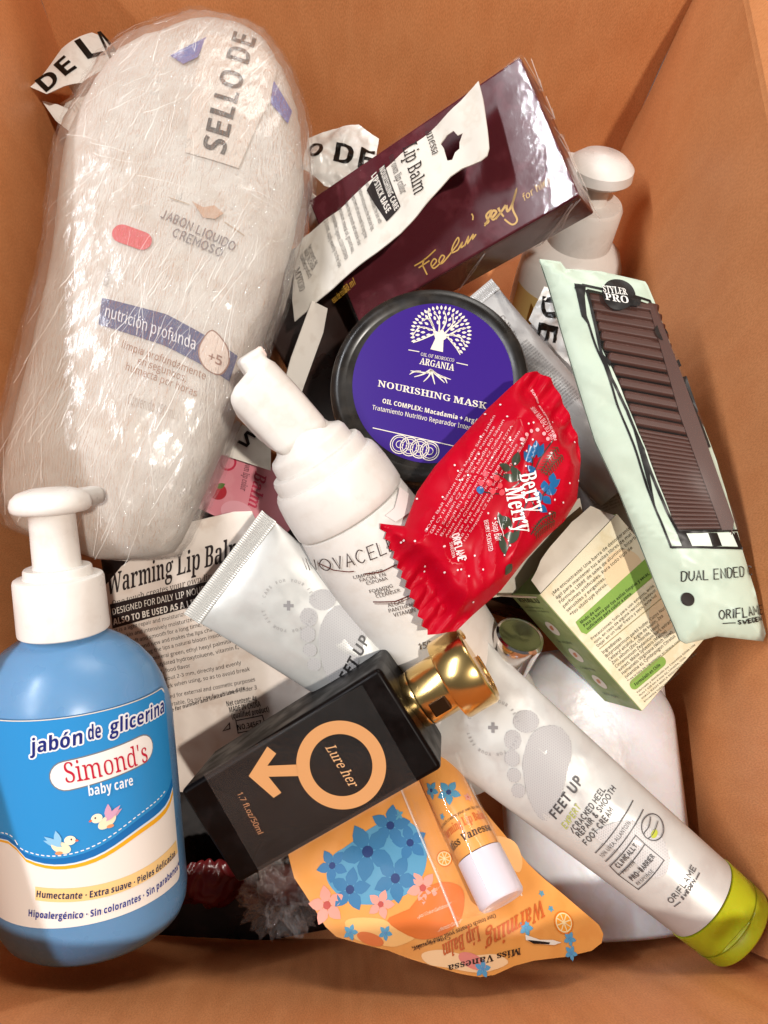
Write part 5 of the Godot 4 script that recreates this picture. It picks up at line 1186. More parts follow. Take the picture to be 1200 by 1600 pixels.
func lip_balm_back_card() -> void:
	var o := thing("lip_balm_card", "crumpled white lip balm card back with black text, beside the blue bottle", "card", Transform3D(Vector3(0.95968, 0.13868, -0.2445), Vector3(-0.2781, 0.34207, -0.89758), Vector3(-0.04084, 0.92939, 0.36684), Vector3(-0.04858, 0.05943, -0.01581)))
	var f := func(p: Vector2) -> Vector3: return Vector3(p.x, p.y, 0.006 * sin(p.x * 34.0 + 0.6) - 0.003 * sin(p.y * 40.0) + 0.003 * wild.get_noise_2d(p.x * 20.0, p.y * 20.0))
	var rim := PackedVector2Array([Vector2(-0.05005, 0.08983), Vector2(-0.03339, 0.10078), Vector2(-0.01451, 0.1077), Vector2(0.0075, 0.11378), Vector2(0.03108, 0.11331), Vector2(0.04002, 0.11129), Vector2(0.04062, 0.10603), Vector2(0.03606, 0.09428), Vector2(0.03979, 0.08302), Vector2(0.04527, 0.04016), Vector2(0.05432, 0.00985), Vector2(0.06371, -0.00673), Vector2(0.00799, -0.03395), Vector2(-0.02096, -0.02605), Vector2(-0.06261, -0.01467), Vector2(-0.06242, 0.03441)])
	var paper := worn("#e9dcd0", 0.45, "#d2bba9", 0.5, 9.0, 181)
	part("card", Geo.new().slab(rim, f, 0.0005, 0.006), paper, o)
	var ink := Ink.new(f, 0.004)
	ink.lift = 0.0002
	ink.poly(PackedVector2Array([Vector2(-0.04583, 0.08321), Vector2(0.01407, 0.08232), Vector2(0.01374, 0.07245), Vector2(-0.04883, 0.07025)]), "2a1f1e", "label_band")
	ink.lift = 0.0004
	var k := "2a2020"
	ink.text("Warming Lip Balm", Vector2(-0.04438, 0.08831), Vector2(0.02878, 0.09005), Vector2(-0.04212, 0.09866), k, "Droid Serif Bold", 0.25)
	ink.text("One touch creates your own lip color", Vector2(-0.04493, 0.0816), Vector2(0.0208, 0.08327), Vector2(-0.04434, 0.08487), k, "Droid Serif", 0.15)
	ink.text("DESIGNED FOR DAILY LIP NOURISHING CARE", Vector2(-0.04611, 0.07744), Vector2(0.02632, 0.07734), Vector2(-0.04552, 0.08072), "efe6da", "Droid Sans")
	ink.text("ALSO TO BE USED AS A LIPSTICK BASE", Vector2(-0.04765, 0.072), Vector2(0.01981, 0.0722), Vector2(-0.04706, 0.07529), "efe6da", "Droid Sans Bold")
	ink.lines(["It is a light repair and moisturizing formula, infuses", "the skin and intensively moisturizes the lips, keeps", "them soft and smooth for a long time, also makes", "the lips brand new and makes the lips charming,", "lip color, bring the lips a natural bloom inside out"], Vector2(-0.04811, 0.06799), Vector2(0.01531, 0.06824), Vector2(-0.04788, 0.07), Vector2(-0.04895, 0.05301), k)
	ink.lines(["Ingredients: mineral green, ethyl hexyl palmitate,", "wax, red 27, butylated hydroxytoluene, vitamin E,", "yellow 5, red 21, food flavor"], Vector2(-0.04932, 0.04929), Vector2(0.014, 0.04856), Vector2(-0.04909, 0.05131), Vector2(-0.04952, 0.04136), k)
	ink.lines(["Use: twist out about 2-3 mm, directly and evenly", "wipe, twist it back when using, so as to avoid break"], Vector2(-0.04935, 0.03714), Vector2(0.0161, 0.0362), Vector2(-0.04911, 0.03916), Vector2(-0.04917, 0.03291), k)
	ink.lines(["Caution: only used for external and cosmetic purposes", "stop if uncomfortable. Do not use for children under 3"], Vector2(-0.04936, 0.02739), Vector2(0.01745, 0.02608), Vector2(-0.04913, 0.02942), Vector2(-0.04919, 0.02315), k)
	ink.text("See the package for number and limited use date", Vector2(-0.0492, 0.01826), Vector2(0.01109, 0.02291), Vector2(-0.04897, 0.02029), k, "Droid Sans Bold")
	ink.lines(["Net content: 4g", "MADE IN CHINA", "(qualified product)"], Vector2(-0.00068, 0.01631), Vector2(0.01953, 0.01609), Vector2(-0.0006, 0.01909), Vector2(0.00059, 0.00967), k, "Droid Sans Bold")
	ink.stroke(PackedVector2Array([Vector2(0.00233, 0.00849), Vector2(0.01676, 0.00844), Vector2(0.01717, 0.00237), Vector2(0.002, 0.00227), Vector2(0.00233, 0.00849)]), 0.0005, k)
	ink.text("NO.34567", Vector2(0.00236, 0.00358), Vector2(0.01543, 0.00354), Vector2(0.00243, 0.00636), k, "Droid Sans Bold")
	ink.stroke(PackedVector2Array([Vector2(-0.00551, 0.00501), Vector2(-0.00163, 0.00536), Vector2(-0.00123, 0.00806), Vector2(-0.00551, 0.00501)]), 0.0006, k)
	printed(ink, o, 0.5)

func bottom_layer() -> void:
	# pink card with strawberries
	var o := thing("lip_balm_card", "pink strawberry lip balm card half hidden under the wrapped bottle", "card", Transform3D(Vector3(0.9731, -0.01148, 0.23009), Vector3(0.22142, 0.32236, -0.92036), Vector3(-0.06361, 0.94655, 0.31623), Vector3(-0.0571, 0.07682, -0.13282)))
	var f := func(p: Vector2) -> Vector3: return Vector3(p.x, p.y, 0.0015 * sin(p.x * 120.0))
	part("card", Geo.new().slab(PackedVector2Array([Vector2(-0.02122, -0.0017), Vector2(-0.01868, 0.03141), Vector2(0.02165, 0.02886), Vector2(0.03565, 0.0017), Vector2(0.02801, -0.01104)]), f, 0.0005, 0.01), worn("#e08d97", 0.4, "#e9a3a8", 0.5, 10.0, 191), o)
	var ink := Ink.new(f, 0.004)
	ink.lift = 0.0004
	ink.text("own lip color", Vector2(0.00153, 0.02852), Vector2(0.00255, 0.0129), Vector2(0.00509, 0.02869), "3a2025", "Droid Serif", 0.2)
	ink.text("Balm", Vector2(0.00815, 0.02513), Vector2(0.00866, 0.00577), Vector2(0.01477, 0.02462), "c43a55", "Droid Serif Bold", 0.2)
	ink.poly(Ink.oval(Vector2(-0.00951, 0.00917), 0.005, 0.0045), "b5303a", "fruit_print")
	ink.lift = 0.0005
	ink.poly(Ink.leafy(Vector2(-0.0107, 0.01104), Vector2(-0.00645, 0.01426), 0.0016), "5d7a3a", "fruit_print")
	ink.ring(Vector2(-0.00798, 0.02615), 0.0036, 0.0048, "c9344f", "emblem", 24)
	ink.lift = 0.0003
	ink.poly(Ink.oval(Vector2(0.0034, 0.00085), 0.009, 0.006), "eba9b2", "cloud_shape")
	printed(ink, o, 0.4)
	# white carton edge and its shadowed side
	var w := thing("white_card", "plain white folded card between wrapped bottle and black jar", "card", Transform3D(Vector3(0.71523, -0.69644, 0.05839), Vector3(0.32345, 0.2558, -0.91101), Vector3(0.61953, 0.67047, 0.40822), Vector3(-0.03314, 0.09633, -0.1706)))
	part("card", Geo.new().slab(PackedVector2Array([Vector2(-0.00239, -0.00462), Vector2(-0.00765, 0.04134), Vector2(-0.00797, 0.0748), Vector2(0.00303, 0.07595), Vector2(0.00589, 0.06285), Vector2(0.00625, 0.03257), Vector2(0.00711, 0.0065)]), flat, 0.0006, 0.01), worn("#ece5da", 0.45, "#d6cabb", 0.4, 10.0, 192), w)
	var n := thing("tape_scrap", "white tape with a black letter beneath the foam pump nozzle", "tape", Transform3D(Transform3D(Vector3(0.9731, -0.01148, 0.23009), Vector3(0.22142, 0.32236, -0.92036), Vector3(-0.06361, 0.94655, 0.31623), Vector3(-0.0571, 0.07682, -0.13282)).basis, Transform3D(Vector3(0.9731, -0.01148, 0.23009), Vector3(0.22142, 0.32236, -0.92036), Vector3(-0.06361, 0.94655, 0.31623), Vector3(-0.0571, 0.07682, -0.13282)).origin + Vector3(0, 0.006, 0)))
	part("strip", Geo.new().slab(PackedVector2Array([Vector2(-0.01698, 0.03183), Vector2(-0.00747, 0.0472), Vector2(0.01358, 0.03947), Vector2(0.01715, 0.02521), Vector2(-0.01409, 0.0275)]), f, 0.0004, 0.01), worn("#eee6da", 0.4, "#d6cabb", 0.4, 10.0, 193), n)
	var ni := Ink.new(f, 0.004)
	ni.lift = 0.0004
	ni.text("N", Vector2(-0.00458, 0.03565), Vector2(-0.00068, 0.04312), Vector2(0.00153, 0.03429), "1c1614", "Droid Sans Bold")
	printed(ni, n, 0.4)
	# dark cartons that fill the depth
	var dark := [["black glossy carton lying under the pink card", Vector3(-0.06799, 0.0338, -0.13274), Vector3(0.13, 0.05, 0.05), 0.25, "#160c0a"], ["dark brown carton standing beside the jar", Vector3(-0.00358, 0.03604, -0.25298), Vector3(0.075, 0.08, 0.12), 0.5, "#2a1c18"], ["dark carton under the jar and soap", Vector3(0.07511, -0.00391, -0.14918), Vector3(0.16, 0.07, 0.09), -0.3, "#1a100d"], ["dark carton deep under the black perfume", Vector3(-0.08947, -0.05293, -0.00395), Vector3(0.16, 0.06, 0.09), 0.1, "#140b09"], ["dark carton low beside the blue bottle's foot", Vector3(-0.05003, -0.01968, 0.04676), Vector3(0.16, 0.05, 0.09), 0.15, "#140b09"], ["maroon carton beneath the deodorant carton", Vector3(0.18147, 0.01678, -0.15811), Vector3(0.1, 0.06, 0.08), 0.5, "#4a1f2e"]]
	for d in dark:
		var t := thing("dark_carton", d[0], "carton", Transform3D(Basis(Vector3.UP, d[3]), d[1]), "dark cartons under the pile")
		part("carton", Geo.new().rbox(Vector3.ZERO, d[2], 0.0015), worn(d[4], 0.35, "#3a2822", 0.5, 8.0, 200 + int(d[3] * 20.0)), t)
	# red sachet and a clear crumpled bag by the front wall
	var red := thing("red_sachet", "crumpled dark red foil sachet beside the blue bottle's base", "sachet", Transform3D(Basis(Vector3(1, 0, 0), -0.5), Vector3(-0.06029, 0.03487, 0.05534)))
	var sg := Geo.new()
	sg.grid(func(u, v): return Vector3((u - 0.5) * 0.06, (0.5 - v) * 0.035, 0.010 * sin(PI * u) * sin(PI * v) + 0.006 * soft.get_noise_2d(u * 3.0, v * 3.0) + 0.003 * (0.4 - absf(soft.get_noise_2d(u * 7.0, v * 7.0)))), 60, 50, Vector3(0, 0, 1))
	part("wrapper", sg, plain("#6a1f22", 0.25), red)
	var bag := thing("clear_bag", "crumpled clear plastic bag beside the orange card", "plastic bag", Transform3D(Basis(Vector3(1, 0, 0), -0.5), Vector3(-0.02268, 0.05191, 0.05935)))
	var bg := Geo.new()
	bg.grid(func(u, v):
		var a: float = TAU * u
		var q := Vector3(sin(a) * sin(PI * v), cos(PI * v), cos(a) * sin(PI * v))
		return q * (0.015 + 0.009 * soft.get_noise_3d(q.x * 1.6, q.y * 1.6, q.z * 1.6) + 0.004 * soft.get_noise_3d(q.x * 5.0, q.y * 7.0, q.z * 7.0)), 90, 70, Vector3.ZERO, true, true)
	part("film", bg, film(0.06, 0.08, 0.2, Vector3(22, 22, 22), 195), bag)
	part("content", Geo.new().rbox(Vector3(0, 0, -0.004), Vector3(0.024, 0.02, 0.016), 0.005), plain("#5c3a34", 0.4), bag)

func pump_bottle_back() -> void:
	var o := thing("pump_bottle", "white pump bottle standing in the back right corner behind the carton", "bottle", Transform3D(Vector3(0.99585, 0.01558, 0.08964), Vector3(0.0164, 0.93835, -0.3453), Vector3(-0.08949, 0.34533, 0.9342), Vector3(0.15058, 0.03098, -0.30168)))
	var white := worn("#efeae3", 0.3, "#d9cfc4", 0.3, 10.0, 211)
	var s: Array = [Vector2(0, 0.08998)]
	var L: float = s[0].y
	var rb := 0.06646 * 0.5
	part("body", Geo.new().lathe(path2([0.0, -0.08, rb, -0.078, rb * 1.02, -0.07, rb * 1.02, L * 0.25, rb * 0.98, L * 0.4, rb * 0.86, L * 0.5, rb * 0.66, L * 0.56, rb * 0.6, L * 0.57]), 72), white, o)
	part("collar", Geo.new().lathe(path2([rb * 0.5, L * 0.56, rb * 0.62, L * 0.565, rb * 0.62, L * 0.84, rb * 0.58, L * 0.865, rb * 0.3, L * 0.875, rb * 0.28, L * 0.9, rb * 0.27, L * 1.05]), 60), white, o)
	var h := Geo.new()
	h.lathe(path2([0.0, L * 1.02, rb * 0.5, L * 1.03, rb * 0.6, L * 1.06, rb * 0.58, L * 1.12, rb * 0.42, L * 1.17, 0.0, L * 1.19]), 60, 1.0, 1.0)
	h.rbox(Vector3(-rb * 0.55, L * 1.085, 0.0), Vector3(rb * 1.3, L * 0.1, rb * 0.7), L * 0.04)
	part("pump_head", h, white, o)
	var f := func(p: Vector2): return Vector3(rb * 1.02 * sin(p.x / rb), p.y, rb * 1.02 * cos(p.x / rb))
	var ink := Ink.new(f, 0.004)
	ink.lift = 0.0004
	ink.poly(path2([-rb * 1.35, -0.06, -rb * 0.55, -0.06, -rb * 0.6, L * 0.26, -rb * 1.3, L * 0.26]), "e8c57c", "label_sheet")
	ink.lift = 0.0006
	ink.poly(path2([-rb * 0.8, -0.05, -rb * 0.6, -0.05, -rb * 0.66, L * 0.16, -rb * 0.78, L * 0.2]), "8a5a20", "label_band")
	printed(ink, o, 0.35)

func silver_tubes() -> void:
	var m := worn("#bfbdbb", 0.36, "#b9b4b1", 0.6, 9.0, 221)
	m.metallic = 0.2
	var o := thing("cream_tube", "silver cream tube with crimped end up, between jar and comb pouch", "tube", Transform3D(Vector3(-0.74846, -0.25484, 0.61226), Vector3(0.64355, -0.05613, 0.76334), Vector3(-0.16016, 0.96535, 0.20602), Vector3(0.06834, 0.13246, -0.22669)), "silver cream tubes")
	tube_body(0.12, 0.021, 0.0165, 0.007, m, o)
	var ink := Ink.new(tube_shape(0.12, 0.021, 0.0165), 0.004)
	ink.lift = 0.0004
	ink.text("Cellulite", Vector2(-0.00925, 0.01251), Vector2(-0.00577, 0.02935), Vector2(-0.01251, 0.01271), "7d7878", "Droid Serif")
	micro(ink, Vector2(-0.012, 0.032), Vector2(0.013, 0.032), 0.0016, 26, 5)
	printed(ink, o, 0.4)
	var q := thing("cream_tube", "silver tube densely printed with small text, between soap and comb pouch", "tube", Transform3D(Vector3(-0.91357, -0.18276, 0.36329), Vector3(0.39392, -0.17579, 0.90218), Vector3(-0.10102, 0.96731, 0.23259), Vector3(0.11194, 0.11924, -0.22579)), "silver cream tubes")
	tube_body(0.13, 0.024, 0.02, 0.007, m, q)
	var ik := Ink.new(tube_shape(0.13, 0.024, 0.02), 0.004)
	ik.lift = 0.0004
	micro(ik, Vector2(-0.016, 0.04), Vector2(0.016, 0.04), 0.0016, 40, 9)
	printed(ik, q, 0.4)

func micro(ink: Ink, a: Vector2, b: Vector2, pitch: float, rows: int, seed_: int) -> void:
	# rows of small print
	var words := ["Crema para piernas cansadas", "Aplicar con masaje circular", "Aqua, Glycerin, Alcohol denat", "Carbomer, Menthol, Parfum", "Evitar contacto con los ojos", "Use daily on clean dry skin", "Keep out of reach of children", "Limonene, Linalool, Citral"]
	for k in rows:
		var s: String = words[(k * 3 + seed_) % words.size()] + " " + words[(k * 5 + seed_ + 2) % words.size()]
		var o := Vector2(0, pitch * k)
		ink.text(s, b + o, a + o, b + o - Vector2(0, pitch * 0.62), "6b6666", "Droid Sans")

# ---------------------------------------------------------------- shapes
class Geo:
	var v := PackedVector3Array()
	var n := PackedVector3Array()
	var uv := PackedVector2Array()
	var ix := PackedInt32Array()
	var xf := Transform3D.IDENTITY

	func vert(p: Vector3, nn: Vector3, t: Vector2) -> int:
		v.append(xf * p)
		n.append((xf.basis * nn).normalized())
		uv.append(t)
		return v.size() - 1

	func face(a: int, b: int, c: int) -> void:
		var g := (v[b] - v[a]).cross(v[c] - v[a])
		if g.dot(n[a] + n[b] + n[c]) > 0.0:
			ix.append(a); ix.append(c); ix.append(b)
		else:
			ix.append(a); ix.append(b); ix.append(c)

	# a sheet of points fn(u, v); its normals look along out, or away from the point out when closed
	func grid(fn: Callable, nu: int, nv: int, out: Vector3, closed := false, wrap := false, tile := Vector2.ONE) -> Geo:
		var pts := PackedVector3Array()
		for j in nv + 1:
			for i in nu + 1:
				pts.append(fn.call(float(i) / nu, float(j) / nv))
		var nrm := PackedVector3Array()
		var sum := 0.0
		var w := nu + 1
		for j in nv + 1:
			for i in nu + 1:
				var l := i - 1
				var r := i + 1
				if wrap:
					l = (i - 1 + nu) % nu
					r = (i + 1) % nu
				l = maxi(l, 0)
				r = mini(r, nu)
				var tu := pts[j * w + r] - pts[j * w + l]
				var tv := pts[mini(j + 1, nv) * w + i] - pts[maxi(j - 1, 0) * w + i]
				var c := tu.cross(tv)
				c = c.normalized() if c.length() > 1e-14 else Vector3.ZERO
				nrm.append(c)
				sum += c.dot(pts[j * w + i] - out if closed else out)
		var flip := -1.0 if sum < 0.0 else 1.0
		var first := v.size()
		for j in nv + 1:
			for i in nu + 1:
				var k := j * w + i
				var c := nrm[k] * flip
				if c == Vector3.ZERO:
					c = (pts[k] - out).normalized() if closed else out
				vert(pts[k], c, Vector2(float(i) / nu, float(j) / nv) * tile)
		for j in nv:
			for i in nu:
				var a := first + j * w + i
				face(a, a + 1, a + w + 1)
				face(a, a + w + 1, a + w)
		return self

	# a turned shape: profile of (radius, height), bottom to top on the outside
	func lathe(prof: PackedVector2Array, seg := 56, sx := 1.0, sz := 1.0) -> Geo:
		var dirs := []
		for k in prof.size() - 1:
			var d := (prof[k + 1] - prof[k]).normalized()
			dirs.append(Vector2(d.y, -d.x))
		for k in prof.size() - 1:
			var n0: Vector2 = dirs[k]
			var n1: Vector2 = dirs[k]
			if k > 0 and dirs[k - 1].dot(dirs[k]) > 0.8:
				n0 = (dirs[k - 1] + dirs[k]).normalized()
			if k < dirs.size() - 1 and dirs[k + 1].dot(dirs[k]) > 0.8:
				n1 = (dirs[k + 1] + dirs[k]).normalized()
			var first := v.size()
			for i in seg + 1:
				var a := TAU * i / seg
				var s := sin(a)
				var c := cos(a)
				vert(Vector3(prof[k].x * s * sx, prof[k].y, prof[k].x * c * sz), Vector3(n0.x * s / sx, n0.y, n0.x * c / sz), Vector2(float(i) / seg, prof[k].y))
				vert(Vector3(prof[k + 1].x * s * sx, prof[k + 1].y, prof[k + 1].x * c * sz), Vector3(n1.x * s / sx, n1.y, n1.x * c / sz), Vector2(float(i) / seg, prof[k + 1].y))
			for i in seg:
				var a := first + i * 2
				if prof[k].x > 1e-7:
					face(a, a + 2, a + 3) if prof[k + 1].x > 1e-7 else face(a, a + 2, a + 1)
				if prof[k + 1].x > 1e-7:
					face(a, a + 3, a + 1)
		return self

	# a box about the point at, with rounded edges
	func rbox(at: Vector3, size: Vector3, r: float, bend = null) -> Geo:
		var h := size * 0.5
		r = minf(r, minf(h.x, minf(h.y, h.z)) * 0.99)
		for ax in 3:
			for side in [-1.0, 1.0]:
				var a1 := (ax + 1) % 3
				var a2 := (ax + 2) % 3
				var k1 := [-h[a1], -h[a1] + r * 0.3, -h[a1] + r, 0.0, h[a1] - r, h[a1] - r * 0.3, h[a1]]
				var k2 := [-h[a2], -h[a2] + r * 0.3, -h[a2] + r, 0.0, h[a2] - r, h[a2] - r * 0.3, h[a2]]
				var first := v.size()
				for q2 in k2:
					for q1 in k1:
						var p := Vector3.ZERO
						p[ax] = side * h[ax]
						p[a1] = q1
						p[a2] = q2
						var lim := h - Vector3.ONE * r
						var inner := p.clamp(-lim, lim)
						var d := (p - inner).normalized()
						p = inner + d * r + at
						vert(bend.call(p) if bend != null else p, d, Vector2(q1, q2) * 10.0)
				for j in 6:
					for i in 6:
						var a := first + j * 7 + i
						face(a, a + 1, a + 8)
						face(a, a + 8, a + 7)
		return self

	func tube(path: PackedVector3Array, r: float, seg := 8) -> Geo:
		var up := Vector3(0.3, 0.9, 0.2)
		var first := v.size()
		for k in path.size():
			var d := (path[mini(k + 1, path.size() - 1)] - path[maxi(k - 1, 0)]).normalized()
			var s := d.cross(up).normalized()
			var t := s.cross(d)
			for i in seg + 1:
				var o := s * cos(TAU * i / seg) + t * sin(TAU * i / seg)
				vert(path[k] + o * r, o, Vector2(float(i) / seg, k))
		for k in path.size() - 1:
			for i in seg:
				var a := first + k * (seg + 1) + i
				face(a, a + 1, a + seg + 2)
				face(a, a + seg + 2, a + seg + 1)
		return self

	static func spot(f: Callable, p: Vector2, lift: float) -> Array:
		var a: Vector3 = f.call(p)
		var b: Vector3 = f.call(p + Vector2(0.0003, 0))
		var c: Vector3 = f.call(p + Vector2(0, 0.0003))
		var nn := (b - a).cross(c - a).normalized()
		return [a + nn * lift, nn]

	# triangles of a flat outline, none with an edge longer than step
	static func cut(poly: PackedVector2Array, step: float) -> PackedVector2Array:
		var out := PackedVector2Array()
		var idx := Geometry2D.triangulate_polygon(poly)
		var stack := []
		for i in range(0, idx.size(), 3):
			stack.append([poly[idx[i]], poly[idx[i + 1]], poly[idx[i + 2]]])
		while stack:
			var t: Array = stack.pop_back()
			var best := 0
			var most := 0.0
			for k in 3:
				var l: float = t[k].distance_to(t[(k + 1) % 3])
				if l > most + 1e-9:
					most = l
					best = k
			if step <= 0.0 or most <= step:
				out.append(t[0]); out.append(t[1]); out.append(t[2])
			else:
				var a: Vector2 = t[best]
				var b: Vector2 = t[(best + 1) % 3]
				var c: Vector2 = t[(best + 2) % 3]
				var m := (a + b) * 0.5
				stack.append([a, m, c])
				stack.append([m, b, c])
		return out

	# a sheet of thickness thick laid on the surface f over a flat outline
	func slab(poly: PackedVector2Array, f: Callable, thick: float, step: float, under = null) -> Geo:
		var tris := cut(poly, step)
		for top in [true, false]:
			var known := {}
			var ids := []
			for p in tris:
				var key := Vector2i((p * 200000.0).round())
				if not known.has(key):
					var s := spot(f, p, 0.0 if top else -thick) if top or under == null else spot(under, p, 0.0)
					known[key] = vert(s[0], s[1] if top else -s[1], p * 10.0)
				ids.append(known[key])
			for i in range(0, ids.size(), 3):
				if ids[i] != ids[i + 1] and ids[i + 1] != ids[i + 2] and ids[i] != ids[i + 2]:
					face(ids[i], ids[i + 1], ids[i + 2])
		var m := poly.size()
		var mid := Vector2.ZERO
		var area := 0.0
		for i in m:
			area += poly[i].cross(poly[(i + 1) % m])
		for i in m:
			var a := poly[i]
			var b := poly[(i + 1) % m]
			var parts := maxi(1, ceili(a.distance_to(b) / maxf(step, 0.001)))
			var side := (b - a).orthogonal().normalized() * (1.0 if area > 0.0 else -1.0)
			for k in parts:
				var p := a.lerp(b, float(k) / parts)
				var q := a.lerp(b, float(k + 1) / parts)
				var sp := spot(f, p, 0.0)
				var sq := spot(f, q, 0.0)
				var lp: Vector3 = spot(under, p, 0.0)[0] if under != null else sp[0] - sp[1] * thick
				var lq: Vector3 = spot(under, q, 0.0)[0] if under != null else sq[0] - sq[1] * thick
				var o := Vector3(side.x, side.y, 0)
				var i0 := vert(sp[0], o, p * 10.0)
				var i1 := vert(sq[0], o, q * 10.0)
				var i2 := vert(lq, o, q * 10.0)
				var i3 := vert(lp, o, p * 10.0)
				face(i0, i1, i2)
				face(i0, i2, i3)
		return self

	func mesh() -> ArrayMesh:
		var a := []
		a.resize(Mesh.ARRAY_MAX)
		a[Mesh.ARRAY_VERTEX] = v
		a[Mesh.ARRAY_NORMAL] = n
		a[Mesh.ARRAY_TEX_UV] = uv
		a[Mesh.ARRAY_INDEX] = ix
		var m := ArrayMesh.new()
		m.add_surface_from_arrays(Mesh.PRIMITIVE_TRIANGLES, a)
		return m

# ---------------------------------------------------------------- printing on a surface
# letters of one line each, on a field of 6 by 6: strokes parted by blanks, ~ marks a curved one
const THIN := {
	"A": "003660 1252", "B": "0006 ~0636554333 ~0333524130100 00", "C": "~55361503113051", "D": "0006 ~06366563513000", "E": "60000666 0353", "F": "000666 0353", "G": "~5536150311305163 6333",
	"H": "0006 6066 0363", "I": "3036", "J": "~4641201001", "K": "0006 0266 2460", "L": "060060", "M": "0006326660", "N": "00066066", "O": "~301103153655635130", "P": "0006 ~0636553303",
	"Q": "~301103153655635130 4160", "R": "0006 ~0636553303 3360", "S": "~553615143352513001", "T": "3036 0666", "U": "~06021130516266", "V": "063066", "W": "0620344066", "X": "0066 0660",
	"Y": "063366 3330", "Z": "06660060", "&": "~601415364512013062", "/": "0066", "-": "1353", "'": "3634", ".": "3031",
	"0": "~301103153655635130", "1": "153630", "2": "~051656440060", "4": "506660 4601", "5": "6616134442513001", "%": "0066 ~0516 ~5061", "7": "066620"
}

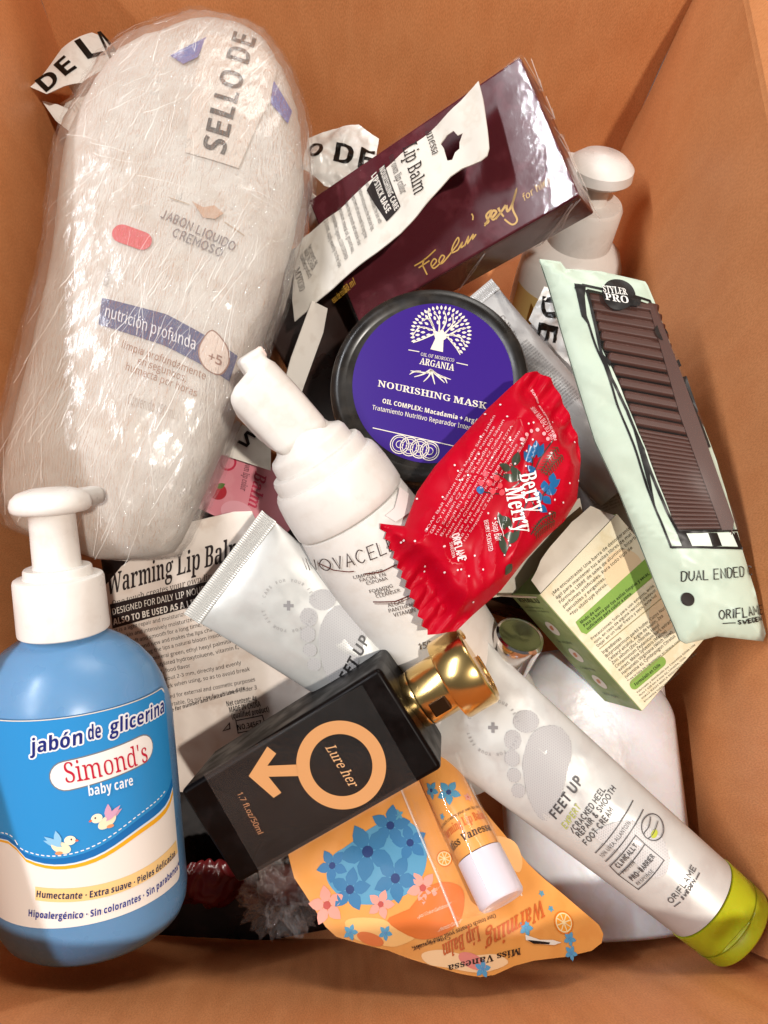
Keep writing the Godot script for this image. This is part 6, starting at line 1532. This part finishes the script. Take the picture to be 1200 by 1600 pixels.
class Ink:
	var f: Callable
	var step := 0.0
	var lift := 0.0002
	var sheets := {}
	static var fonts := {}
	static var glyphs := {}

	func _init(surface: Callable, longest := 0.0) -> void:
		f = surface
		step = longest

	func sheet(col: String, what: String) -> Geo:
		var k := what + " " + col
		if not sheets.has(k):
			sheets[k] = Geo.new()
		return sheets[k]

	func tri(g: Geo, a: Vector2, b: Vector2, c: Vector2) -> void:
		if step > 0.0:
			var ab := a.distance_squared_to(b)
			var bc := b.distance_squared_to(c)
			var ca := c.distance_squared_to(a)
			var m := maxf(ab, maxf(bc, ca))
			if m > step * step:
				if ab == m:
					var h := (a + b) * 0.5
					tri(g, a, h, c); tri(g, h, b, c)
				elif bc == m:
					var h := (b + c) * 0.5
					tri(g, a, b, h); tri(g, a, h, c)
				else:
					var h := (c + a) * 0.5
					tri(g, a, b, h); tri(g, h, b, c)
				return
		var i := []
		for p in [a, b, c]:
			var s := Geo.spot(f, p, lift)
			i.append(g.vert(s[0], s[1], p * 10.0))
		g.face(i[0], i[1], i[2])

	func poly(pts: PackedVector2Array, col: String, what := "print") -> void:
		var idx := Geometry2D.triangulate_polygon(pts)
		var g := sheet(col, what)
		for k in range(0, idx.size(), 3):
			tri(g, pts[idx[k]], pts[idx[k + 1]], pts[idx[k + 2]])

	static func oval(c: Vector2, rx: float, ry: float, turn := 0.0, k := 28) -> PackedVector2Array:
		var o := PackedVector2Array()
		for i in k:
			o.append(c + Vector2(rx * cos(TAU * i / k), ry * sin(TAU * i / k)).rotated(turn))
		return o

	static func leafy(a: Vector2, b: Vector2, w: float) -> PackedVector2Array:
		var o := PackedVector2Array()
		var s := (b - a).orthogonal().normalized() * w
		for t in [0.0, 0.2, 0.45, 0.7, 0.9]:
			o.append(a.lerp(b, t) + s * sin(PI * pow(t, 0.85)))
		for t in [1.0, 0.9, 0.7, 0.45, 0.2]:
			o.append(a.lerp(b, t) - s * sin(PI * pow(t, 0.85)) if t < 1.0 else b)
		return o

	static func capsule(a: Vector2, b: Vector2, r: float) -> PackedVector2Array:
		var o := PackedVector2Array()
		var d := (b - a).normalized()
		for i in 11:
			o.append(b + d.rotated(-PI / 2 + PI * i / 10) * r)
		for i in 11:
			o.append(a + d.rotated(PI / 2 + PI * i / 10) * r)
		return o

	static func smooth(p: PackedVector2Array, k := 5) -> PackedVector2Array:
		var o := PackedVector2Array()
		var closed := p.size() > 3 and p[0].distance_to(p[-1]) < 1e-7
		var m := p.size()
		for i in m - 1:
			var a := p[i - 1] if i > 0 else (p[m - 2] if closed else p[0])
			var d := p[i + 2] if i + 2 < m else (p[1] if closed else p[m - 1])
			for j in k:
				o.append(p[i].cubic_interpolate(p[i + 1], a, d, float(j) / k))
		o.append(p[m - 1])
		return o

	func stroke(p: PackedVector2Array, w: float, col: String, what := "print", w1 := -1.0) -> void:
		if w1 < 0.0:
			w1 = w
		var g := sheet(col, what)
		var closed := p.size() > 3 and p[0].distance_to(p[-1]) < 1e-7
		var m := p.size()
		var lp := Vector2.ZERO
		var rp := Vector2.ZERO
		for i in m:
			var d0 := (p[i] - p[i - 1]).normalized() if i > 0 else ((p[0] - p[m - 2]).normalized() if closed else (p[1] - p[0]).normalized())
			var d1 := (p[i + 1] - p[i]).normalized() if i < m - 1 else ((p[1] - p[0]).normalized() if closed else d0)
			var s := (d0 + d1).orthogonal()
			s = s.normalized() if s.length() > 1e-4 else d0.orthogonal()
			var hw := lerpf(w, w1, float(i) / (m - 1)) * 0.5 / maxf(0.5, absf(s.dot(d0.orthogonal())))
			var l := p[i] + s * hw
			var r := p[i] - s * hw
			if i > 0:
				tri(g, lp, l, r)
				tri(g, lp, r, rp)
			lp = l
			rp = r

	func ring(c: Vector2, r0: float, r1: float, col: String, what := "print", k := 56) -> void:
		var p := oval(c, (r0 + r1) * 0.5, (r0 + r1) * 0.5, 0.0, k)
		p.append(p[0])
		stroke(p, absf(r1 - r0), col, what)

	# the letters' triangles, with the left end at x = 0, baseline y = 0, capitals 1 high
	static func letters(s: String, font: String, lean: float) -> Dictionary:
		var key := font + str(lean) + s
		if glyphs.has(key):
			return glyphs[key]
		if not fonts.has(font):
			var sf := SystemFont.new()
			sf.font_names = PackedStringArray([font.trim_suffix(" Bold")])
			sf.font_weight = 700 if font.ends_with("Bold") else 400
			var hm := one(sf, "H")
			var lo := 1e9
			var hi := -1e9
			for p in hm[Mesh.ARRAY_VERTEX]:
				lo = minf(lo, p.y)
				hi = maxf(hi, p.y)
			fonts[font] = [sf, lo, hi - lo]
		var fo: Array = fonts[font]
		var arr := one(fo[0], s)
		var pts := PackedVector2Array()
		var idx := PackedInt32Array()
		var vs: PackedVector3Array = arr[Mesh.ARRAY_VERTEX]
		var ns: PackedVector3Array = arr[Mesh.ARRAY_NORMAL]
		var ii: PackedInt32Array = arr[Mesh.ARRAY_INDEX] if arr[Mesh.ARRAY_INDEX] != null else PackedInt32Array(range(vs.size()))
		var x0 := 1e9
		var x1 := -1e9
		for p in vs:
			var y: float = (p.y - fo[1]) / fo[2]
			var q := Vector2(p.x / fo[2] + lean * y, y)
			pts.append(q)
			x0 = minf(x0, q.x)
			x1 = maxf(x1, q.x)
		for k in pts.size():
			pts[k].x -= x0
		for k in range(0, ii.size(), 3):
			if ns[ii[k]].z > 0.5:
				idx.append_array([ii[k], ii[k + 1], ii[k + 2]])
		glyphs[key] = {"p": pts, "i": idx, "w": x1 - x0}
		return glyphs[key]

	static func one(font: Font, s: String) -> Array:
		var tm := TextMesh.new()
		tm.font = font
		tm.text = s
		tm.font_size = 48
		tm.pixel_size = 0.01
		tm.depth = 0.0
		tm.curve_step = 4.0
		return tm.get_mesh_arrays()

	# a line of text from A to B along its baseline, capitals reaching to C above A
	func text(s: String, A: Vector2, B: Vector2, C: Vector2, col: String, font := "Droid Sans", lean := 0.0, wide := 0.0) -> void:
		var t := letters(s, font, lean)
		if t.i.is_empty():
			return
		var dx: Vector2 = (B - A) / (wide if wide > 0.0 else t.w)
		var dy := C - A
		var g := sheet(col, "lettering")
		var done := PackedInt32Array()
		var own := PackedVector2Array()
		for p in t.p:
			own.append(A + dx * p.x + dy * p.y)
			done.append(-1)
		for k in range(0, t.i.size(), 3):
			if step > 0.0:
				tri(g, own[t.i[k]], own[t.i[k + 1]], own[t.i[k + 2]])
				continue
			for j in 3:
				var q: int = t.i[k + j]
				if done[q] < 0:
					var sp := Geo.spot(f, own[q], lift)
					done[q] = g.vert(sp[0], sp[1], own[q])
			g.face(done[t.i[k]], done[t.i[k + 1]], done[t.i[k + 2]])

	# lines of text of one size: the longest runs from A to B, the last starts at D
	func lines(rows: Array, A: Vector2, B: Vector2, C: Vector2, D: Vector2, col: String, font := "Droid Sans", lean := 0.0, just := 0.0) -> void:
		var most := 0.0
		for r in rows:
			most = maxf(most, letters(r, font, lean).w)
		for k in rows.size():
			var o := (D - A) * (float(k) / maxi(1, rows.size() - 1))
			var w: float = letters(rows[k], font, lean).w
			o += (B - A) * (1.0 - w / most) * just
			text(rows[k], A + o, A + o + (B - A) * (w / most), C + o, col, font, lean)

	# text of one thin stroke
	func thin(s: String, A: Vector2, B: Vector2, C: Vector2, w: float, col: String) -> void:
		var total := 0.0
		for ch in s:
			total += 4.0 if ch == " " else (3.0 if ch in "I'.1" else (8.4 if ch in "MWOCGQ" else 7.0))
		var at := 0.0
		var dx := (B - A) / (total - 2.0)
		var dy := (C - A) / 6.0
		for ch in s:
			var adv := 4.0 if ch == " " else (3.0 if ch in "I'.1" else (8.4 if ch in "MWOCGQ" else 7.0))
			var k := (adv - 2.2) / 6.0
			var shift := at - (3.0 * k - (adv - 2.2) * 0.5)
			if ch in "I'.1":
				k = 1.0
				shift = at - 2.6
			for part in THIN.get(ch, "").split(" ", false):
				var curved: bool = part.begins_with("~")
				var nums: String = part.trim_prefix("~")
				var p := PackedVector2Array()
				for q in range(0, nums.length() - 1, 2):
					p.append(A + dx * (float(nums[q]) * k + shift) + dy * float(nums[q + 1]))
				if curved:
					p = smooth(p, 4)
				if p.size() > 1:
					stroke(p, w, col, "lettering")
			at += adv

# ---------------------------------------------------------------- things, parts and their marks
var mats := {}
var wild := FastNoiseLite.new()
var soft := FastNoiseLite.new()
var bloom := 0

func child_name(parent: Node, called: String) -> String:
	if not parent.has_node(called):
		return called
	var k := 1
	while parent.has_node("%s_%03d" % [called, k]):
		k += 1
	return "%s_%03d" % [called, k]

func thing(called: String, label: String, category: String, at := Transform3D.IDENTITY, group := "") -> Node3D:
	var o := Node3D.new()
	o.name = child_name(self, called)
	o.transform = at
	o.set_meta("label", label)
	o.set_meta("category", category)
	if group:
		o.set_meta("group", group)
	add_child(o)
	return o

func part(called: String, g: Geo, m: Material, parent: Node3D) -> MeshInstance3D:
	var o := MeshInstance3D.new()
	o.name = child_name(parent, called)
	o.mesh = g.mesh()
	o.material_override = m
	o.cast_shadow = GeometryInstance3D.SHADOW_CASTING_SETTING_ON
	parent.add_child(o)
	return o

func printed(ink: Ink, parent: Node3D, gloss := 0.45, on := ["body", "bottle_body", "carton", "lid", "front_sheet", "front_panel", "wrapper", "card", "tube_label", "strip"]) -> void:
	# print belongs to the part that carries it
	for called in on:
		if parent.has_node(called):
			parent = parent.get_node(called)
			break
	for k in ink.sheets:
		var g: Geo = ink.sheets[k]
		if g.ix.is_empty():
			continue
		var two: PackedStringArray = k.split(" ")
		part(two[0], g, plain("#" + two[1], gloss), parent)

func plain(hex: String, rough := 0.45, metal := 0.0) -> StandardMaterial3D:
	var key := "%s %s %s" % [hex, rough, metal]
	if not mats.has(key):
		var m := StandardMaterial3D.new()
		m.albedo_color = tone(hex)
		m.metallic_specular = 0.5 if metal > 0.0 else 0.35
		m.roughness = rough
		m.metallic = metal
		mats[key] = m
	return mats[key]

# colours are read off a photograph; a surface sends back a little less than that
func tone(hex: String) -> Color:
	var c := Color(hex).srgb_to_linear() * 0.8
	c.a = 1.0
	return c.linear_to_srgb()

func noise_tex(freq: float, octaves := 4, size := 512, seed_ := 3, normal := false, tones: Gradient = null, kind := FastNoiseLite.TYPE_SIMPLEX_SMOOTH, ridged := false, strength := 4.0) -> NoiseTexture2D:
	var n := FastNoiseLite.new()
	n.noise_type = kind
	n.frequency = freq
	n.seed = seed_
	n.fractal_octaves = octaves
	if ridged:
		n.fractal_type = FastNoiseLite.FRACTAL_RIDGED
	var t := NoiseTexture2D.new()
	t.width = size
	t.height = size
	t.seamless = true
	t.noise = n
	if normal:
		t.as_normal_map = true
		t.bump_strength = strength
	if tones:
		t.color_ramp = tones
	return t

func ramp(cols: Array, at: Array) -> Gradient:
	var g := Gradient.new()
	g.offsets = PackedFloat32Array(at)
	var c := PackedColorArray()
	for h in cols:
		c.append(Color(h))
	g.colors = c
	return g

func worn(hex: String, rough: float, dirt: String, amount: float, scale_: float, seed_: int, bump := 0.0) -> StandardMaterial3D:
	# a plastic or paper with faint smudges and an uneven gloss
	var m := StandardMaterial3D.new()
	m.albedo_color = tone("#ffffff")
	m.metallic_specular = 0.4
	m.albedo_texture = noise_tex(0.012, 5, 512, seed_, false, ramp([hex, hex, Color(hex).lerp(Color(dirt), amount).to_html(false), hex], [0.0, 0.55, 0.78, 1.0]))
	m.roughness = 1.0
	m.roughness_texture = noise_tex(0.02, 4, 256, seed_ + 5, false, ramp([Color(rough * 0.75, rough * 0.75, rough * 0.75).to_html(false), Color(rough * 1.35, rough * 1.35, rough * 1.35).to_html(false)], [0.25, 0.75]))
	m.uv1_triplanar = true
	m.uv1_scale = Vector3.ONE * scale_
	if bump > 0.0:
		m.heightmap_enabled = true
		m.heightmap_texture = noise_tex(0.03, 4, 512, seed_ + 9)
		m.heightmap_scale = bump
	return m

func film(alpha: float, rough: float, bump: float, scale_: Vector3, seed_: int) -> StandardMaterial3D:
	var m := StandardMaterial3D.new()
	m.transparency = BaseMaterial3D.TRANSPARENCY_ALPHA
	m.albedo_color = Color(1, 0.99, 0.97, alpha)
	m.metallic_specular = 0.35
	m.roughness = rough
	m.uv1_triplanar = true
	m.uv1_scale = scale_
	if bump > 0.0:
		m.heightmap_enabled = true
		m.heightmap_texture = noise_tex(0.02, 4, 512, seed_, false, null, FastNoiseLite.TYPE_SIMPLEX_SMOOTH, true)
		m.heightmap_scale = bump
	return m

func path2(a: Array) -> PackedVector2Array:
	var o := PackedVector2Array()
	for k in range(0, a.size(), 2):
		o.append(Vector2(a[k], a[k + 1]))
	return o

func flat(p: Vector2) -> Vector3:
	return Vector3(p.x, p.y, 0)
